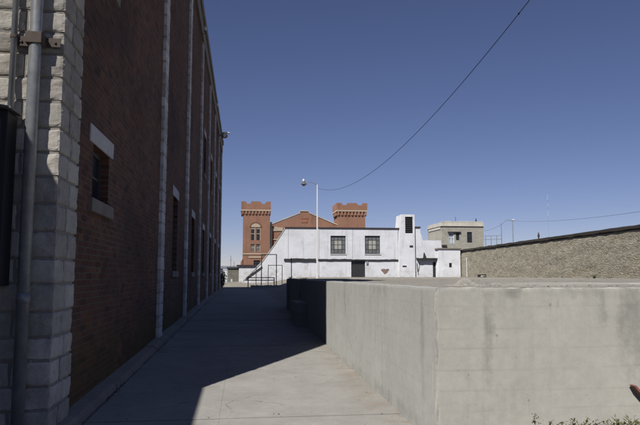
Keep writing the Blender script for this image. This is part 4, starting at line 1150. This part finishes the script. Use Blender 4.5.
o = r_(205, 262, 268.6, 280, 150); bm = BM(); box(bm, o[0], o[1], 150, 162, .5, o[3]); obj('wall', bm, plain('far_pale_wall', (.42, .43, .44), .9, .1, .5), fr)
a = at(205, 268.6, 150); b_ = at(262, 268.6, 150); c_ = at(233, 266.0, 150)
bm = BM(); prism(bm, [(a.x-.5, a.z+.004), (b_.x+.5, b_.z+.004), (b_.x-3, c_.z), (a.x+3, c_.z)], (149.6, 162.4)); obj('roof', bm, M['far'], fr)
for (x, yt, lab) in ((230.6, 255.5, 'thin tall mast rising behind the grey stone shed'), (233.8, 261.5, 'short pale mast right of the taller thin mast')):
    a = at(x, 275, 120); b_ = at(x, yt, 120); bm = BM(); tube(bm, [(a.x, 120, .9), (a.x, 120, b_.z)], [.09, .05], 6)
    box(bm, a.x-.3, a.x+.3, 119.97, 120.03, b_.z-.9, b_.z-.82)
    tag(obj('mast', bm, M['galv']), lab, 'mast', 'thin masts beyond the end of the path')
# shrub at the building's far end
sh = empty('shrub', (at(221.8, 282, 60).x, 60, .42), 'dull green shrub beyond the far end of the brick building', 'shrub')
bx = at(221.6, 282, 60).x; bm = BM()
for i in range(6):
    a = random.uniform(0, 6.28); tube(bm, [(bx, 60, .35), (bx+.15*math.cos(a), 60+.15*math.sin(a), 1.1), (bx+.4*math.cos(a), 60+.4*math.sin(a), 1.8)], [.03, .02, .01], 6)
obj('stem', bm, M['deadweed'], sh)
bm = BM()
for i in range(1500):
    v = Vector((random.gauss(0, 1), random.gauss(0, 1), random.gauss(0, 1))).normalized()*random.random()**.4
    r = .45*(1+.35*noise.noise(v*2.2))
    q = Vector((bx+v.x*r, 60+v.y*r, 1.3+v.z*.85*(1+.25*noise.noise(v*3))))
    d = Vector((random.gauss(0, 1), random.gauss(0, 1), random.gauss(0, 1))).normalized()*.05; e = d.orthogonal()*.5
    bm.faces.new([bm.verts.new(w) for w in (q-d, q+e, q+d, q-e)])
obj('foliage', bm, M['leaf'], sh)
# low kerb wall across the end of the path
bm = BM(); x0, x1 = at(250.5, 286, 58).x, at(290, 286, 58).x
n = 20
for i in range(n):
    a = x0+(x1-x0)*i/n; box(bm, a, a+(x1-x0)/n-.006, 58, 58.35, .2, .70+random.uniform(-.02, .02), .015)
tag(obj('low_kerb_wall', bm, M['conc_f']), 'low concrete kerb wall across the end of the path before the railings', 'kerb wall')

# pipe railings before the white hall
RY = 60.5
def gzr(X): return gz(X, RY)
def rail(name, posts, bars, label, r, Y=RY):
    X0 = at(posts[0][0], 280, Y).x
    e = empty(name, (X0, Y, gz(X0, Y)), label, 'railing', 'dark pipe railings before the white hall')
    for x, yt in posts:
        q = at(x, yt, Y); b = BM(); tube(b, [(q.x, Y, gz(q.x, Y)-.05), (q.x, Y, q.z)], r, 8); obj('post', b, M['steel'], e)
    for x0, x1, y_ in bars:
        a, b_ = at(x0, y_, Y), at(x1, y_, Y); b = BM(); tube(b, [a, b_], r*.9, 8); obj('rail', b, M['steel'], e)
rail('pipe_frame', [(261.6, 254.4), (276.5, 254.4)], [(261.2, 276.9, 254.5)], 'tall dark pipe frame like a gateway before the white hall', .045)
rail('pipe_frame', [(256.3, 264.4), (268.3, 264.8), (282.2, 265.2)], [(268.1, 282.4, 265.3)], 'mid height dark pipe frame behind the tall one', .034, 62)
rail('hand_rail', [(248.2, 277.4), (274.2, 277.4)], [(247.9, 274.6, 277.6), (245, 274.4, 280.2)], 'low dark hand rail in front of the white raking wall', .045, 59.5)

# ------------------------------------------------------------------ lamp post, cables, poles
LY = 54.0
tp = at(317.3, 184.6, LY); base = gz(tp.x, LY)
lp = empty('lamp_post', (tp.x, LY, base), 'tall white lamp post with a single curved arm before the white hall', 'street lamp')
bm = BM(); tube(bm, [(tp.x, LY, base-.1), (tp.x, LY, base+3), (tp.x, LY, tp.z)], [.085, .075, .055], 12); tube(bm, [(tp.x, LY, base-.05), (tp.x, LY, base+.3)], .12, 12)
obj('pole', bm, M['pole'], lp)
a = at(305.0, 183.2, LY)
bm = BM(); tube(bm, [(tp.x, LY, tp.z-.05), (tp.x-.25, LY, tp.z+.10), (tp.x-.65, LY, a.z+.13), (a.x+.1, LY, a.z+.12)], .03, 8); obj('arm', bm, M['galv'], lp)
bm = BM(); prof = [(.05, .32), (.10, .22), (.12, .08), (.20, .0), (.27, -.10), (.26, -.12)]
tube(bm, [(a.x-.1, LY, a.z+h) for r, h in prof], [r for r, h in prof], 16); hd = obj('lamp_head', bm, M['leadgrey'], lp, True)
bm = BM(); tube(bm, [(a.x-.13, LY-.02, a.z+.37), (a.x-.13, LY-.02, a.z+.12)], [.06, .135], 12); obj('lamp_cap', bm, M['lampw'], hd, True)
bm = BM(); bmesh.ops.create_uvsphere(bm, u_segments=14, v_segments=8, radius=.16)
for v in bm.verts: v.co.z *= .8; v.co += Vector((a.x-.1, LY, a.z-.14))
obj('globe', bm, glass('frosted_lamp_globe', (.30, .32, .34), .4), lp, True)
bm = BM()
A3 = at(318, 187, LY); B3 = Vector((8, 3)); dv = (B3-Vector((A3.x, A3.y))); Lc = dv.length; dv.normalize()
pts = []
for i in range(91):
    s = Lc*i/90; pts.append((A3.x+dv.x*s, A3.y+dv.y*s, .00485*s*s-.1938*s+9.29))
tube(bm, pts, .0105, 8)
wq = [p for p in pts if abs(p[1]-at(521.5, 12, 1).y) >= 0]
def onwire(px):
    best = min(range(len(pts)), key=lambda i: abs(math.atan2(pts[i][0], pts[i][1]) - math.atan2(at(px, 200, 10).x, 10)))
    return best
k = onwire(521.5); tube(bm, [Vector(pts[k]).lerp(Vector(pts[k+1]), t) for t in (0, .06, .12, .18)], [.011, .024, .022, .011], 8)
tag(obj('overhead_cable', bm, M['cable']), 'black overhead cable sagging from the white lamp post up to the top edge', 'cable')
def pole(x, yt, Y, lab, cross=None):
    q = at(x, yt, Y); e = empty('utility_pole', (q.x, Y, 1.4), lab, 'pole', 'thin poles beyond the stone wall')
    b = BM(); tube(b, [(q.x, Y, 1.35), (q.x, Y, q.z)], [.09, .06], 8); obj('pole', b, M['galv'], e)
    if cross:
        b = BM(); tube(b, [(q.x, Y, q.z-.1), (q.x+cross*.6, Y, q.z+.08), (q.x+cross, Y, q.z)], .045, 6); obj('arm', b, M['galv'], e)
        b = BM(); bmesh.ops.create_uvsphere(b, u_segments=10, v_segments=6, radius=.22)
        for v in b.verts: v.co.z *= .5; v.co += Vector((q.x+.15 if cross < 0 else q.x, Y, q.z+.12))
        obj('lamp_head', b, M['lampw'], e, True)
    return q
q1 = pole(512.6, 220.6, 92, 'thin grey lamp pole with curved arm beyond the stone wall', -1.1)
q2 = pole(501.2, 223.0, 92, 'plain thin grey pole nearest the guard house beyond the stone wall')
bm = BM(); pts = []
Aw = Vector((q1.x, 92, q1.z-.05)); Bw = at(640, 207.2, 46); Bw = Bw + (Bw-Aw)*.25
for i in range(41):
    t = i/40; p = Aw.lerp(Bw, t); p.z -= 1.0*4*t*(1-t)*.55; pts.append(p)
tube(bm, pts, .012, 6); tag(obj('overhead_cable', bm, M['cable']), 'faint thin cable crossing the sky above the stone wall', 'cable')
bm = BM(); pts = []
Cw = at(482, 231, 80)
for i in range(13):
    t = i/12; p = Cw.lerp(Vector((q1.x-1.0, 92, q1.z)), t); p.z -= .35*4*t*(1-t); pts.append(p)
tube(bm, pts, .014, 6); tag(obj('overhead_cable', bm, M['cable']), 'short faint cable between the guard house and the thin poles', 'cable')
e = empty('wall_railing', (at(490, 242, 84).x, 84, 1.42), 'thin grey railing on the roof right of the stone guard house', 'railing')
bm = BM()
for x in (485.5, 491, 496.6, 501.6):
    q = at(x, 235.6, 84); tube(bm, [(q.x, 84, 1.4), (q.x, 84, q.z)], .045, 6)
obj('post', bm, M['galv'], e)
bm = BM()
for y_ in (235.8, 239.4): tube(bm, [at(484, y_+.2, 84), at(502, y_-.3, 84)], .035, 6)
obj('rail', bm, M['galv'], e)
# small finial-like vent on the ground beyond the wall
q = at(538.5, 232.5, 70); bm = BM()
tube(bm, [(q.x, 70, 1.4), (q.x, 70, q.z-.2), (q.x, 70, q.z)], [.08, .08, .05], 8); tube(bm, [(q.x, 70, q.z-.5), (q.x, 70, q.z-.28), (q.x, 70, q.z-.05)], [.15, .11, .04], 10)
tag(obj('vent_cowl', bm, M['steel']), 'dark pointed vent cowl just showing over the stone wall coping', 'vent')
# far lattice radio mast with faded red and white bands
q = at(547.2, 194.5, 900); bs = at(547.2, 260, 900)
ms = empty('radio_mast', (q.x, 900, 0), 'faint far lattice radio mast above the stone wall', 'mast')
for k, (ya, yb_, mt) in enumerate(((194.5, 200, 'pole'), (200, 203, 'redwood'), (203, 206.5, 'pole'), (206.5, 210, 'redwood'), (210, 216, 'pole'), (216, 262, 'galv'))):
    za, zb_ = at(547.2, ya, 900).z, at(547.2, yb_, 900).z; b = BM(); w = .3
    for sx, sy in ((-1, -1), (1, -1), (0, 1)): tube(b, [(q.x+sx*w, 900+sy*w, za), (q.x+sx*w, 900+sy*w, zb_)], .05, 5)
    nst = max(1, int((za-zb_)/2.5))
    for j in range(nst):
        z_ = zb_+(za-zb_)*j/nst; z2 = zb_+(za-zb_)*(j+1)/nst; tube(b, [(q.x-w, 900-w, z_), (q.x+w, 900-w, z2)], .04, 4)
    obj('mast_section', b, M[mt], ms)
# ------------------------------------------------------------------ light, sky, camera
SUN_AZ, SUN_EL = math.radians(26.8), math.radians(40.0)      # light travels toward +X +Y
d = Vector((math.sin(SUN_AZ)*math.cos(SUN_EL), math.cos(SUN_AZ)*math.cos(SUN_EL), -math.sin(SUN_EL)))
ld = bpy.data.lights.new('sun', 'SUN'); ld.energy = 4.2; ld.angle = math.radians(.53); ld.color = (1, .955, .89)
lo_ = bpy.data.objects.new('sun', ld); COL.objects.link(lo_); lo_.rotation_euler = d.to_track_quat('-Z', 'Y').to_euler()
w = bpy.data.worlds.new('World'); S.world = w; w.use_nodes = True
nt = w.node_tree; bg = nt.nodes['Background']
sk = nt.nodes.new('ShaderNodeTexSky'); sk.sky_type = 'NISHITA'; sk.sun_disc = False
sk.sun_elevation = SUN_EL; sk.sun_rotation = math.radians(180) + SUN_AZ
sk.altitude = 2200; sk.air_density = 1.0; sk.dust_density = .0; sk.ozone_density = 2.2
tn = nt.nodes.new('ShaderNodeMix'); tn.data_type = 'RGBA'; tn.blend_type = 'MULTIPLY'; tn.inputs[0].default_value = 1
nt.links.new(sk.outputs[0], tn.inputs[6]); tn.inputs[7].default_value = (1.09, .95, 1.13, 1)      # white balance of the daylight
nt.links.new(tn.outputs[2], bg.inputs['Color']); bg.inputs['Strength'].default_value = .055

cd = bpy.data.cameras.new('camera'); cd.sensor_width = 36; cd.lens = 36*FPX/640; cd.clip_start = .05; cd.clip_end = 6000
co = bpy.data.objects.new('camera', cd); COL.objects.link(co); co.location = (0, 0, EYE)
co.rotation_euler = Matrix((_R, _U, -_F)).transposed().to_euler()
S.camera = co
S.view_settings.view_transform = 'Standard'; S.view_settings.look = 'None'; S.view_settings.gamma = 1; S.view_settings.use_curve_mapping = False
S.view_settings.exposure = 0.0
S.render.engine = 'CYCLES'
S.cycles.max_bounces = 8; S.cycles.diffuse_bounces = 4
